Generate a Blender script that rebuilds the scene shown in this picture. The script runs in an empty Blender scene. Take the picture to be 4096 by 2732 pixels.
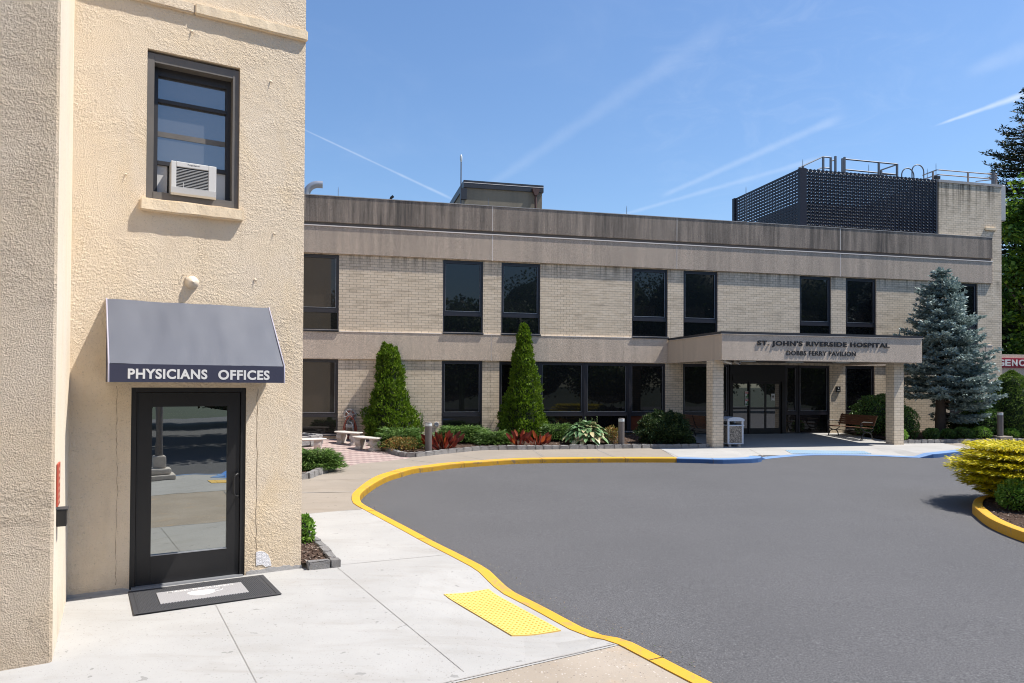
import bpy, bmesh, math, random
import numpy as np
from mathutils import Vector, Matrix, noise
from mathutils.geometry import delaunay_2d_cdt
SC = bpy.context.scene
COL = SC.collection
# ------------------------------------------------------------------ camera (solved from the photograph's vanishing points)
EYE = 2.30
CF, CCX, CCY, PITCH, ROLL = 2923.07, 2048.0, 1498.92, -0.0129539, 0.00555926
AH, AL = 0.233588, 0.540459          # heading of the hospital front and of the stucco wall
DH, DL = 25.73, 9.155                # their distances from the camera
cp, sp, cr, sr = math.cos(PITCH), math.sin(PITCH), math.cos(ROLL), math.sin(ROLL)
RM = np.array([[cr, -sr, 0], [sr, cr, 0], [0, 0, 1]]) @ np.array([[1, 0, 0], [0, cp, -sp], [0, sp, cp]])
def w3(v): return Vector((v[0], v[2], -v[1]))
cam = bpy.data.cameras.new('camera'); co = bpy.data.objects.new('camera', cam); COL.objects.link(co)
cx_, cd_, cf_ = w3(RM[0]), w3(RM[1]), w3(RM[2])
mw = Matrix.Identity(4)
for i in range(3):
    mw[i][0] = cx_[i]; mw[i][1] = -cd_[i]; mw[i][2] = -cf_[i]
mw[2][3] = EYE
co.matrix_world = mw
cam.sensor_width = 36; cam.lens = CF/4096*36
cam.shift_y = (CCY-1366)/4096
cam.clip_start = .05; cam.clip_end = 3000
SC.camera = co
UH = np.array([math.cos(AH), math.sin(AH), 0]); NH = np.array([-math.sin(AH), math.cos(AH), 0])
UL = np.array([math.cos(AL), math.sin(AL), 0]); NL = np.array([-math.sin(AL), math.cos(AL), 0])
def ray(x, y):
    w = RM.T @ np.array([(x-CCX)/CF, (y-CCY)/CF, 1.])
    return np.array([w[0], w[2], -w[1]])
# ------------------------------------------------------------------ light
SUN = -0.56*UH + 0.125*NH - np.array([0, 0, 1.])
sl = bpy.data.lights.new('sun', 'SUN'); sl.energy = 5.0; sl.angle = math.radians(.5); sl.color = (1, .955, .89)
so = bpy.data.objects.new('sun', sl); COL.objects.link(so)
so.rotation_euler = Vector(SUN).to_track_quat('-Z', 'Y').to_euler(); so.location = (30, 0, 60)
ELEV = math.atan2(1, math.hypot(.56, .125)); AZ = math.atan2(-SUN[0], -SUN[1])
W = bpy.data.worlds.new('World'); SC.world = W; W.use_nodes = True
SC.view_settings.view_transform = 'Standard'; SC.view_settings.look = 'None'
SC.view_settings.exposure = 0.64; SC.view_settings.gamma = 1; SC.view_settings.use_curve_mapping = False
SC.render.film_transparent = False; SC.cycles.filter_width = 1.05
class N:
    """small node helper"""
    def __init__(s, tree): s.t = tree; s.n = tree.nodes; s.l = tree.links
    def __call__(s, typ, **kw):
        nd = s.n.new(typ)
        for k, v in kw.items():
            if k[0] == 'i' and k[1:].isdigit(): s.set(nd, int(k[1:]), v)
            elif k.startswith('in_'): s.set(nd, k[3:].replace('_', ' '), v)
            else: setattr(nd, k, v)
        return nd
    def set(s, nd, key, v):
        if isinstance(v, bpy.types.NodeSocket): s.l.new(v, nd.inputs[key])
        else: nd.inputs[key].default_value = v
    def math(s, op, a, b=None, c=None, clamp=False):
        nd = s.n.new('ShaderNodeMath'); nd.operation = op; nd.use_clamp = clamp
        for i, v in enumerate((a, b, c)):
            if v is not None: s.set(nd, i, v)
        return nd.outputs[0]
    def mix(s, f, a, b, mode='MIX'):
        nd = s.n.new('ShaderNodeMix'); nd.data_type = 'RGBA'; nd.blend_type = mode
        s.set(nd, 0, f); s.set(nd, 6, a if isinstance(a, bpy.types.NodeSocket) else (*a[:3], 1)); s.set(nd, 7, b if isinstance(b, bpy.types.NodeSocket) else (*b[:3], 1))
        return nd.outputs[2]
    def rng(s, v, a, b, c=0., d=1., smooth=False):
        nd = s.n.new('ShaderNodeMapRange'); nd.clamp = True
        if smooth: nd.interpolation_type = 'SMOOTHSTEP'
        for i, q in enumerate((v, a, b, c, d)): s.set(nd, i, q)
        return nd.outputs[0]
    def noise(s, vec, scale, detail=4, rough=.55, dist=0.):
        nd = s.n.new('ShaderNodeTexNoise'); s.set(nd, 'Vector', vec); nd.inputs['Scale'].default_value = scale
        nd.inputs['Detail'].default_value = detail; nd.inputs['Roughness'].default_value = rough; nd.inputs['Distortion'].default_value = dist
        return nd.outputs[0]
    def vscale(s, vec, sc):
        nd = s.n.new('ShaderNodeMapping'); s.l.new(vec, nd.inputs[0]); nd.inputs['Scale'].default_value = sc
        return nd.outputs[0]
    def bump(s, h, strength, dist):
        nd = s.n.new('ShaderNodeBump'); s.set(nd, 'Height', h); nd.inputs['Strength'].default_value = strength; nd.inputs['Distance'].default_value = dist
        return nd.outputs[0]
wn = N(W.node_tree); W.node_tree.nodes.clear()
sky = wn('ShaderNodeTexSky', sky_type='NISHITA', sun_disc=False, sun_elevation=ELEV, sun_rotation=AZ, air_density=1.25, dust_density=.5, ozone_density=2.4, altitude=50)
tc = wn('ShaderNodeTexCoord').outputs['Generated']
def contrail(ax, ay, bx, by, w0, w1, amt, soft=.5):
    a = ray(ax, ay); b = ray(bx, by); a /= np.linalg.norm(a); b /= np.linalg.norm(b)
    n = np.cross(a, b); n /= np.linalg.norm(n)
    m = (b-a); m /= np.linalg.norm(m); pa, pb = float(a@m), float(b@m)
    dn = wn('ShaderNodeVectorMath', operation='DOT_PRODUCT', i0=tc, i1=tuple(n)).outputs['Value']
    al = wn('ShaderNodeVectorMath', operation='DOT_PRODUCT', i0=tc, i1=tuple(m)).outputs['Value']
    u = wn.rng(al, pa, pb, 0, 1)
    wid = wn.math('MULTIPLY_ADD', u, (w1-w0)/CF, w0/CF)
    nz = wn.noise(wn.vscale(tc, (40, 40, 40)), 1.0, 4, .6)
    wid = wn.math('MULTIPLY', wid, wn.math('MULTIPLY_ADD', nz, .9, .55))
    q = wn.math('DIVIDE', wn.math('ABSOLUTE', dn), wid)
    prof = wn.math('POWER', wn.rng(q, 1, 0, 0, 1, True), 1.0)
    ends = wn.math('MULTIPLY', wn.rng(al, pa-.004, pa+.02, 0, 1, True), wn.rng(al, pb+.004, pb-.12*(pb-pa), 0, 1, True))
    return wn.math('MULTIPLY', wn.math('MULTIPLY', prof, ends), wn.math('MULTIPLY', amt, wn.math('MULTIPLY_ADD', nz, .8, .45)))
tr = [contrail(1190, 506, 1830, 806, 4, 8, .25), contrail(1940, 755, 2960, 60, 26, 60, .085), contrail(2640, 788, 3400, 452, 14, 24, .17),
      contrail(2380, 890, 3330, 620, 9, 16, .15), contrail(3740, 503, 4180, 350, 5, 18, .5), contrail(3850, 300, 4250, 145, 26, 60, .12)]
# thin cirrus veil
cn = wn.noise(wn.vscale(tc, (2.2, 2.2, 5.5)), 1.6, 7, .62, .6)
cir = wn.math('MULTIPLY', wn.rng(cn, .48, .9, 0, 1, True), .07)
dw = ray(3120, 380); dw /= np.linalg.norm(dw)
pr = wn('ShaderNodeVectorMath', operation='DOT_PRODUCT', i0=tc, i1=tuple(dw)).outputs['Value']
wisp = wn.math('MULTIPLY', wn.math('MULTIPLY', wn.rng(pr, .972, .999, 0, 1, True), wn.rng(wn.noise(wn.vscale(tc, (9, 9, 22)), 1.3, 8, .65, 1.2), .42, .9, 0, 1, True)), .11)
tot = wn.math('ADD', cir, wisp)
for t_ in tr: tot = wn.math('ADD', tot, t_)
tot = wn.math('MINIMUM', tot, .8)
skc = wn.mix(1.0, sky.outputs[0], (.72, .84, 1.0), 'MULTIPLY')
white = wn('ShaderNodeCombineColor', i0=6.0, i1=6.5, i2=7.2).outputs[0]
bgc = wn.mix(tot, skc, white)
bg = wn('ShaderNodeBackground', i0=bgc, i1=.105)
wo = wn('ShaderNodeOutputWorld', i0=bg.outputs[0])
# ------------------------------------------------------------------ terrain height
def zg(t):
    if t < 22: return 0.0164*(max(t, -60)-9.5)
    return 0.205+0.0527*(min(t, 25.73)-22)
def sst(a, b, x):
    u = min(max((x-a)/(b-a), 0), 1); return u*u*(3-2*u)
def frames(x, y):
    p = np.array([x, y, 0.]); return p@UH, p@NH, p@UL, DL-p@NL
def dip(x, y):
    s, t, ls_, lo = frames(x, y)
    a = sst(12.1, 12.6, s)*(1-sst(17.9, 18.3, s))*(1-sst(20.7, 22.0, t))
    b = sst(1.0, 1.9, lo)*(1-sst(3.35, 3.9, lo))*sst(3.0, 4.0, ls_) if t < 12 else 0
    return .112*max(a, b)
def pz(x, y): return zg(x*NH[0]+y*NH[1])-dip(x, y)
def rz_(x, y): return zg(x*NH[0]+y*NH[1])-.12
def gnd(x, y, off=0.):
    q = ray(x, y); k = 5.
    for i in range(60):
        P = q*k; k = max((zg(P@NH)+off-EYE)/q[2], .1)
    P = q*k; return P[0], P[1]
def hp(s, out): p = UH*s+NH*(DH-out); return p[0], p[1]
def lp(s, out): p = UL*s+NL*(DL-out); return p[0], p[1]
def hs(x, y, out=0.):
    q = ray(x, y); q = q*((DH-out)/(q@NH)); return q@UH, q[2]+EYE
def ls(x, y, out=0.):
    q = ray(x, y); q = q*((DL-out)/(q@NL)); return q@UL, q[2]+EYE
# ------------------------------------------------------------------ materials
def newmat(name):
    m = bpy.data.materials.new(name); m.use_nodes = True; m.node_tree.nodes.clear(); n = N(m.node_tree)
    return m, n
def out(n, sh): n('ShaderNodeOutputMaterial', i0=sh)
def prin(n, col, rough=.8, norm=None, metal=0., spec=.5, **kw):
    p = n('ShaderNodeBsdfPrincipled')
    n.set(p, 'Base Color', col if isinstance(col, bpy.types.NodeSocket) else (*col, 1)); n.set(p, 'Roughness', rough); n.set(p, 'Metallic', metal)
    n.set(p, 'Specular IOR Level', spec)
    if norm is not None: n.set(p, 'Normal', norm)
    for k, v in kw.items(): n.set(p, k, v)
    return p.outputs[0]
def objc(n): return n('ShaderNodeTexCoord').outputs['Object']
def posc(n): return n('ShaderNodeNewGeometry').outputs['Position']
def plain(name, col, rough=.6, var=.12, scale=6., bump=0., bscale=60., metal=0., spec=.5):
    m, n = newmat(name); v = posc(n)
    f = n.noise(v, scale, 5, .6)
    c = n.mix(f, [x*(1-var) for x in col], [x*(1+var) for x in col])
    nm = n.bump(n.noise(v, bscale, 3, .6), bump, .01) if bump else None
    out(n, prin(n, c, rough, nm, metal, spec)); return m
def stucco(name, col, s1, s2, amp, dist):
    m, n = newmat(name); v = objc(n)
    big = n.noise(v, .9, 5, .6, .3); mid = n.noise(v, 3.2, 5, .65, .5)
    rg = n.rng(n.noise(v, 1.1, 6, .68, .8), .42, .60)               # where the render is rougher
    vv = n.vscale(v, (1, 1, 1))
    h1 = n.noise(vv, s1, 4, .62, .4); h2 = n.noise(vv, s2, 3, .6)
    h = n.math('ADD', n.math('MULTIPLY', h1, n.math('MULTIPLY_ADD', rg, 1.15, .22)), n.math('MULTIPLY', h2, .55))
    vo = n('ShaderNodeTexVoronoi', feature='SMOOTH_F1', i0=n.vscale(v, (1, 1, 1)), in_Scale=s1*1.1).outputs[0]
    h = n.math('ADD', h, n.math('MULTIPLY', n.math('MULTIPLY', vo, -.35), rg))
    c = n.mix(n.rng(big, .35, .7), col, [col[0]*1.0, col[1]*.96, col[2]*.88])
    c = n.mix(n.math('MULTIPLY', n.rng(mid, .5, .75), .55), c, [col[0]*.86, col[1]*.84, col[2]*.84])
    yel = n.math('MULTIPLY', n.rng(n.noise(n.vscale(v, (1.4, 1.4, .5)), 1.1, 5, .6, .6), .56, .74), .5)
    c = n.mix(yel, c, [col[0]*.98, col[1]*.88, col[2]*.68])
    zz = n('ShaderNodeSeparateXYZ', i0=v).outputs[2]
    base = n.math('MULTIPLY', n.rng(zz, .55, .0), n.rng(n.noise(v, 2.6, 6, .7), .34, .62))
    c = n.mix(n.math('MULTIPLY', base, .5), c, [col[0]*.55, col[1]*.50, col[2]*.44])
    drip = n.math('MULTIPLY', n.rng(n.noise(n.vscale(v, (5, 5, .35)), 1.0, 6, .65), .56, .72), n.rng(n.noise(v, .6, 3), .45, .65))
    c = n.mix(n.math('MULTIPLY', drip, .38), c, [col[0]*.62, col[1]*.56, col[2]*.48])
    spk = n.math('MULTIPLY', n.rng(n.noise(v, 38, 4, .7), .57, .70), .6)
    c = n.mix(spk, c, [x*.5 for x in col])
    out(n, prin(n, c, .9, n.bump(h, amp, dist), 0, .25)); return m
def brick(name, c1, c2, mortar, bw=.237, bh=.0905, stain=.8):
    m, n = newmat(name); v = objc(n)
    sx = n('ShaderNodeSeparateXYZ', i0=v)
    u = n.math('ADD', sx.outputs[0], sx.outputs[1])
    vec = n('ShaderNodeCombineXYZ', i0=u, i1=sx.outputs[2]).outputs[0]
    b = n('ShaderNodeTexBrick', in_Vector=vec, offset=.5, in_Scale=1.0, in_Mortar_Size=.0052, in_Mortar_Smooth=.25, in_Bias=0., in_Brick_Width=bw, in_Row_Height=bh)
    b.inputs['Color1'].default_value = (*c1, 1); b.inputs['Color2'].default_value = (*c2, 1); b.inputs['Mortar'].default_value = (*mortar, 1)
    f1 = n.noise(v, 1.3, 5, .6); f2 = n.noise(n.vscale(v, (.9, .9, 5)), 1.2, 5, .65)
    c = n.mix(n.math('MULTIPLY', n.rng(f1, .45, .8), .35), b.outputs[0], [x*.75 for x in c1])
    c = n.mix(n.math('MULTIPLY', n.rng(f2, .52, .74), stain), c, [x*.42 for x in c1])
    dr = n.noise(n.vscale(v, (3.5, 3.5, .35)), 1.0, 5, .6)
    c = n.mix(n.math('MULTIPLY', n.rng(dr, .6, .78), stain*.8), c, [x*.35 for x in c1])
    zz = sx.outputs[2]; sk = n.rng(n.noise(n.vscale(v, (4.5, 4.5, .12)), 1.0, 6, .7), .47, .62)
    for za, zb_, am in ((9.4, 10.95, 1.), (6.1, 6.8, .8), (2.5, 3.15, .4)):
        m_ = n.math('MULTIPLY', n.math('MULTIPLY', n.rng(zz, za, zb_), n.math('LESS_THAN', zz, zb_+.05)), sk)
        c = n.mix(n.math('MULTIPLY', m_, am*min(1., stain*1.2)), c, [x*.16 for x in c1])
    hb = n.math('ADD', n.math('MULTIPLY', b.outputs[1], -1.), n.math('MULTIPLY', n.noise(v, 30, 3), .25))
    out(n, prin(n, c, .85, n.bump(hb, .55, .006), 0, .25)); return m
def precast(name, col, dark, stain, zlo=0., zhi=1.):
    m, n = newmat(name); v = objc(n)
    sp_ = n.noise(v, 55, 3, .75); sp2 = n.noise(v, 22, 2, .6)
    c = n.mix(n.rng(sp_, .36, .64), [x*.55 for x in col], [x*1.4 for x in col])
    c = n.mix(n.math('MULTIPLY', n.rng(sp2, .5, .7), .3), c, [col[0]*1.1, col[1]*.9, col[2]*.82])
    st = n.noise(n.vscale(v, (4.2, 4.2, .22)), 1.0, 6, .68)
    st2 = n.noise(n.vscale(v, (.22, .22, .12)), 1.0, 3, .55)
    mk = n.math('MULTIPLY', n.rng(st, .33, .62), n.rng(st2, .36, .62, .35, 1.))
    c = n.mix(n.math('MULTIPLY', mk, stain), c, n.mix(n.rng(sp_, .36, .64), [x*.6 for x in dark], [x*1.5 for x in dark]))
    out(n, prin(n, c, .88, n.bump(sp_, .25, .008), 0, .3)); return m
def conc(name, col, speck, spamt, bscale=8):
    m, n = newmat(name); v = posc(n)
    a = n.noise(v, .8, 6, .62, .2); b = n.noise(v, 5, 6, .7)
    c = n.mix(n.rng(a, .35, .7), [x*.92 for x in col], [x*1.05 for x in col])
    c = n.mix(n.math('MULTIPLY', n.rng(b, .55, .75), .35), c, [col[0]*.88, col[1]*.84, col[2]*.78])
    strk = n.noise(n.vscale(v, (.5, 2.4, 1)), 1.3, 5, .6, .7)
    c = n.mix(n.math('MULTIPLY', n.rng(strk, .52, .72), .5), c, [col[0]*.76, col[1]*.73, col[2]*.69])
    gum = n.math('MULTIPLY', n.rng(n.noise(v, 9, 2, .4), .72, .74), .55)
    c = n.mix(gum, c, [x*.45 for x in col])
    s_ = n.noise(v, 45, 3, .7)
    c = n.mix(n.math('MULTIPLY', n.rng(s_, .62, .70), spamt), c, speck)
    out(n, prin(n, c, .85, n.bump(n.noise(v, 60, 4, .7), .25, .006), 0, .3)); return m
def aggregate():
    m, n = newmat('exposed_aggregate'); v = posc(n)
    vo = n('ShaderNodeTexVoronoi', feature='F1', i0=v, in_Scale=42.)
    a = n.noise(v, .9, 5, .6)
    c = n.mix(n.rng(a, .35, .65), (.28, .235, .185), (.34, .29, .235))
    peb = n.math('MULTIPLY', n.rng(vo.outputs[0], .36, .26), n.rng(n('ShaderNodeSeparateColor', i0=vo.outputs[1]).outputs[0], .62, .66))
    c = n.mix(n.math('MULTIPLY', peb, .8), c, n.mix(n('ShaderNodeSeparateColor', i0=vo.outputs[1]).outputs[1], (.12, .09, .075), (.55, .5, .45)))
    c = n.mix(n.math('MULTIPLY', n.rng(n.noise(v, 2.5, 5, .7), .56, .74), .4), c, (.5, .33, .18))
    out(n, prin(n, c, .88, n.bump(n.noise(v, 70, 3, .7), .35, .008), 0, .3)); return m
def asphalt():
    m, n = newmat('asphalt'); v = posc(n)
    a = n.noise(v, .35, 5, .6); f = n.noise(v, 60, 3, .85); g = n.noise(v, 38, 3, .9)
    c = n.mix(n.rng(a, .35, .65), (.098, .097, .100), (.116, .1145, .118))
    c = n.mix(n.rng(f, .43, .56), [.055, .054, .057], c)
    c = n.mix(n.math('MULTIPLY', n.rng(g, .58, .70), .55), c, (.30, .295, .30))
    tr_ = n.noise(n.vscale(v, (.9, .25, 1)), .8, 4, .6, .4)
    c = n.mix(n.math('MULTIPLY', n.rng(tr_, .55, .75), .3), c, (.075, .074, .078))
    out(n, prin(n, c, .88, n.bump(f, .35, .01), 0, .3)); return m
def paver():
    m, n = newmat('brick_paver'); v = posc(n)
    mp = n('ShaderNodeMapping', i0=v); mp.inputs['Rotation'].default_value = (0, 0, AH+math.radians(45))
    q = mp.outputs[0]; sx = n('ShaderNodeSeparateXYZ', i0=q)
    # herringbone: tiles of 2x1 laid in steps
    L_ = .14
    X = n.math('DIVIDE', sx.outputs[0], L_); Y = n.math('DIVIDE', sx.outputs[1], L_)
    ix = n.math('FLOOR', X); iy = n.math('FLOOR', Y)
    k = n.math('FLOORED_MODULO', n.math('SUBTRACT', ix, iy), 4.)
    hor = n.math('LESS_THAN', k, 1.5)                       # k 0,1 -> horizontal brick ; 2,3 -> vertical
    bx = n.math('SUBTRACT', ix, n.math('MULTIPLY', hor, k))
    by = n.math('ADD', iy, n.math('MULTIPLY', n.math('SUBTRACT', 1., hor), n.math('SUBTRACT', k, 3.)))
    rnd = n('ShaderNodeTexWhiteNoise', noise_dimensions='3D', i0=n('ShaderNodeCombineXYZ', i0=bx, i1=by, i2=hor).outputs[0]).outputs[0]
    c = n.mix(hor, (.40, .32, .285), (.235, .18, .17))
    c = n.mix(n.rng(rnd, 0, 1, 0, .5), c, (.30, .20, .185))
    c = n.mix(n.math('MULTIPLY', n.rng(n.noise(v, 1.2, 5, .6), .5, .75), .4), c, (.42, .34, .30))
    out(n, prin(n, c, .9, n.bump(n.noise(v, 60, 3), .2, .004), 0, .2)); return m
def leafmat(name, c1, c2, c3=None, trans=.28, gl=.35, rough=.5):
    m, n = newmat(name)
    r = n('ShaderNodeNewGeometry').outputs['Random Per Island']
    c = n.mix(n.rng(r, 0, .75), c1, c2)
    if c3: c = n.mix(n.rng(r, .8, .86), c, c3)
    p = prin(n, c, rough, None, 0, gl)
    t = n('ShaderNodeBsdfTranslucent', i0=c).outputs[0]
    out(n, n('ShaderNodeMixShader', i0=trans, i1=p, i2=t).outputs[0]); return m
def glass(name, col, refl, rough=.015, wav=.0, tint=(1, 1, 1)):
    m, n = newmat(name); v = posc(n)
    nm = n.bump(n.noise(v, 1.6, 2, .4), wav, .02) if wav else None
    d = prin(n, col, .25, None, 0, .2)
    g = n('ShaderNodeBsdfGlossy', i0=(*tint, 1), i1=rough)
    if nm is not None: n.set(g, 'Normal', nm)
    fr = n('ShaderNodeFresnel', i0=1.5).outputs[0]
    f = n.math('ADD', n.math('MULTIPLY', fr, .62), refl, clamp=True)
    out(n, n('ShaderNodeMixShader', i0=f, i1=d, i2=g.outputs[0]).outputs[0]); return m
M = {}
M['stucco'] = stucco('cream_stucco', (.72, .605, .465), 34, 95, .78, .022)
M['stucco_rough'] = stucco('rough_stucco', (.60, .495, .38), 36, 95, 1.0, .034)
M['stucco_sunlit'] = stucco('sunlit_stucco', (.72, .635, .52), 40, 90, .3, .012)  # stronger sun on the wing's return, put into a paler colour
M['stone'] = stucco('painted_stone', (.76, .63, .46), 9, 60, .35, .015)
M['brick'] = brick('buff_brick', (.665, .55, .405), (.745, .625, .475), (.20, .165, .13))
M['brick_clean'] = brick('buff_brick_clean', (.67, .555, .41), (.75, .63, .48), (.24, .195, .15), stain=.25)
M['precast_low'] = precast('aggregate_panel', (.62, .51, .40), (.30, .25, .20), .4)
M['precast_mid'] = precast('aggregate_panel_streaked', (.54, .44, .345), (.20, .17, .14), .55)
M['precast_top'] = precast('aggregate_panel_sooty', (.37, .305, .245), (.062, .056, .05), 1.0)
M['caulk'] = plain('pale_flashing', (.80, .73, .66), .6, .1)
M['dark_metal'] = plain('dark_bronze_metal', (.022, .021, .028), .35, .2, spec=.6)
M['cap'] = plain('black_roof_edge', (.03, .031, .036), .45, .2)
M['glass'] = glass('dark_window_glass', (.004, .004, .005), .015)
M['glass_blind'] = glass('window_glass_with_blind', (.034, .027, .022), .01)
M['glass_door'] = glass('door_glass', (.006, .006, .006), .40, .004, .05, (.93, .97, .93))
M['glass_entry'] = glass('entry_glass', (.02, .02, .02), .16)
M['glass_sky'] = glass('sash_glass', (.085, .088, .096), .16, .05)
M['black'] = plain('black_paint', (.013, .0125, .013), .38, .2, spec=.5)
M['conc_white'] = conc('new_concrete', (.355, .345, .328), (.11, .095, .08), .6)
M['conc_tan'] = conc('old_concrete', (.265, .23, .19), (.09, .075, .06), .55)
M['aggregate'] = aggregate(); M['asphalt'] = asphalt(); M['paver'] = paver()
def kerbmat(name, col, worn, amt):
    m, n = newmat(name); v = posc(n)
    c = n.mix(n.noise(v, 3, 5, .6), [x*.88 for x in col], [min(1, x*1.08) for x in col])
    c = n.mix(n.math('MULTIPLY', n.rng(n.noise(v, 4, 8, .78, .5), .545, .61), amt), c, worn)
    c = n.mix(n.math('MULTIPLY', n.rng(n.noise(v, 1.7, 5, .65), .5, .8), .35), c, [x*.72 for x in col])
    out(n, prin(n, c, .62, n.bump(n.noise(v, 30, 4, .7), .35, .008), 0, .35)); return m
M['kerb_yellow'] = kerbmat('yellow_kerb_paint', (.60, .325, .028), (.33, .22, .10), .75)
M['kerb_yface'] = kerbmat('shaded_grimy_yellow_kerb_paint', (.36, .20, .012), (.16, .11, .06), .9)  # shade of the upright kerb face painted in, along with road grime
M['kerb_bface'] = kerbmat('shaded_blue_kerb_paint', (.03, .085, .22), (.06, .08, .12), .4)  # shade of the upright kerb face painted in as a darker blue
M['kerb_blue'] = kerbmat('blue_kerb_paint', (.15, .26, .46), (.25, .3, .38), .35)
M['tact_yellow'] = kerbmat('yellow_tactile', (.70, .455, .125), (.6, .42, .15), .25)
M['tact_blue'] = kerbmat('light_blue_tactile', (.36, .50, .60), (.45, .5, .55), .4)
M['granite'] = None
def granite():
    m, n = newmat('granite'); v = objc(n); r = n('ShaderNodeObjectInfo').outputs['Random']
    a = n.noise(v, 30, 4, .75); b = n.noise(v, 8, 4, .6)
    c = n.mix(n.rng(a, .35, .65), (.13, .13, .135), (.46, .445, .43))
    c = n.mix(n.math('MULTIPLY', n.rng(b, .5, .7), .5), c, (.30, .25, .2))
    c = n.mix(n.rng(r, 0, 1, 0, .45), c, (.30, .28, .265))
    out(n, prin(n, c, .85, n.bump(n.noise(v, 14, 5, .7), .9, .05), 0, .3)); return m
M['granite'] = granite()
def mulchm():
    m, n = newmat('bark_mulch'); v = posc(n)
    a = n.noise(n.vscale(v, (1, 1.6, 1)), 26, 5, .75, .5)
    c = n.mix(n.rng(a, .35, .68), (.014, .009, .007), (.13, .085, .062))
    out(n, prin(n, c, .95, n.bump(a, .9, .03), 0, .15)); return m
M['mulch'] = mulchm()
M['chip'] = leafmat('bark_chip', (.05, .032, .024), (.16, .11, .085), (.30, .25, .21), .0, .2, .9)
M['grass'] = plain('far_ground', (.03, .04, .018), .95, .3, .3)
M['alu'] = plain('grey_metal', (.38, .39, .41), .4, .1, metal=.6)
M['galv'] = plain('galvanised_steel', (.13, .135, .15), .5, .15, metal=.3)
M['white_plastic'] = plain('white_plastic', (.58, .565, .54), .5, .06, 3)
M['letter'] = plain('black_letter', (.014, .014, .017), .45, .1)
M['lettering_white'] = plain('white_letter', (.62, .61, .59), .6, .1)
M['awn_top'] = plain('sunlit_navy_canvas', (.070, .078, .102), .5, .10, 2.2, .1, 120, spec=.5)  # sun on the slope painted in: lighter than the same canvas below
M['awn_val'] = plain('navy_canvas', (.026, .028, .055), .6, .1, 4, .1, 120)
M['rubber'] = plain('black_rubber', (.035, .035, .038), .7, .15)
M['red'] = plain('red_sign', (.30, .012, .03), .45, .06)
M['bollard'] = plain('bronze_bollard', (.125, .108, .10), .5, .1)
M['lens'] = plain('frosted_lens', (.55, .58, .58), .2, .1)
def aggpanel():
    m, n = newmat('pebble_panel'); v = objc(n)
    a = n.noise(v, 38, 3, .8)
    out(n, prin(n, n.mix(n.rng(a, .38, .62), (.05, .045, .04), (.42, .37, .31)), .85, n.bump(a, .6, .01), 0, .3)); return m
M['pebble'] = aggpanel()
M['bin'] = plain('pale_blue_grey_plastic', (.50, .54, .60), .5, .06)
def woodm():
    m, n = newmat('stained_wood'); v = objc(n)
    a = n.noise(n.vscale(v, (14, 1.2, 14)), 2, 5, .65, .4)
    out(n, prin(n, n.mix(n.rng(a, .3, .7), (.085, .036, .02), (.22, .105, .058)), .45, n.bump(a, .15, .003), 0, .5)); return m
M['wood'] = woodm()
M['iron'] = plain('black_cast_iron', (.017, .016, .016), .45, .2)
M['cstone'] = plain('cast_stone', (.52, .47, .42), .85, .22, 7, .4, 30)
M['hose'] = plain('red_hose', (.26, .07, .045), .5, .2)
M['hosegrey'] = plain('grey_plastic', (.28, .26, .25), .45, .12)
M['pent'] = precast('stained_render', (.26, .225, .165), (.10, .09, .075), .55)
M['lattice'] = plain('navy_lattice_block', (.013, .013, .024), .45, .2, spec=.35)
M['roof'] = plain('roof_membrane', (.16, .155, .15), .9, .15)
M['bark'] = plain('bark', (.075, .055, .043), .95, .35, 9, .8, 22)
M['winframe'] = plain('weathered_bronze_frame', (.125, .112, .098), .55, .22, 5)
M['winframe_dark'] = plain('dark_sash', (.028, .025, .025), .5, .2, 5)
M['grey_cement'] = plain('grey_cement', (.36, .345, .33), .9, .25, 9, .6, 30)
M['bare'] = plain('bare_white_plaster', (.72, .70, .70), .9, .12, 12, 1., 40)
M['crack'] = plain('crack', (.24, .18, .12), .95, .2)
M['peel'] = plain('peeling_paint', (.66, .56, .43), .8, .1)
M['fixture'] = plain('painted_fixture', (.66, .56, .44), .5, .2, 14)
M['copper'] = plain('rusty_brown_metal', (.075, .035, .026), .6, .3)
M['soffit'] = plain('soffit', (.11, .095, .085), .8, .15)
M['unit'] = plain('pale_grey_unit', (.42, .42, .42), .6, .1)
M['arbor'] = leafmat('arborvitae_leaf', (.05, .105, .006), (.12, .21, .012), (.20, .30, .03), .35, .3)
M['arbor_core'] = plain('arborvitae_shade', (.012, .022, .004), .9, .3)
M['junip'] = leafmat('juniper_leaf', (.042, .095, .02), (.11, .20, .04), (.19, .29, .07), .25, .3)
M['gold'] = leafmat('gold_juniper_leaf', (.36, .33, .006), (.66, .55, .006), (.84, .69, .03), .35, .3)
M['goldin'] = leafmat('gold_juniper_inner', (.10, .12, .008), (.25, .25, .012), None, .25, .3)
M['box'] = leafmat('boxwood_leaf', (.042, .10, .018), (.10, .20, .035), (.19, .31, .08), .25, .5, .4)
M['brightbox'] = leafmat('bright_shrub_leaf', (.08, .19, .02), (.18, .34, .045), (.28, .44, .08), .3, .45, .42)
M['yew'] = leafmat('yew_leaf', (.013, .035, .013), (.04, .075, .022), (.085, .11, .03), .2, .3)
M['spruce'] = leafmat('blue_spruce_needle', (.14, .205, .20), (.29, .37, .36), (.42, .50, .46), .15, .3)
M['fir'] = leafmat('dark_conifer_needle', (.012, .022, .010), (.035, .052, .02), None, .15, .3)
M['maple'] = leafmat('maple_leaf', (.035, .085, .012), (.09, .18, .02), (.22, .33, .03), .4, .35)
M['topi'] = leafmat('dwarf_spruce_needle', (.055, .11, .018), (.13, .21, .03), (.22, .30, .06), .2, .3)
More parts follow.
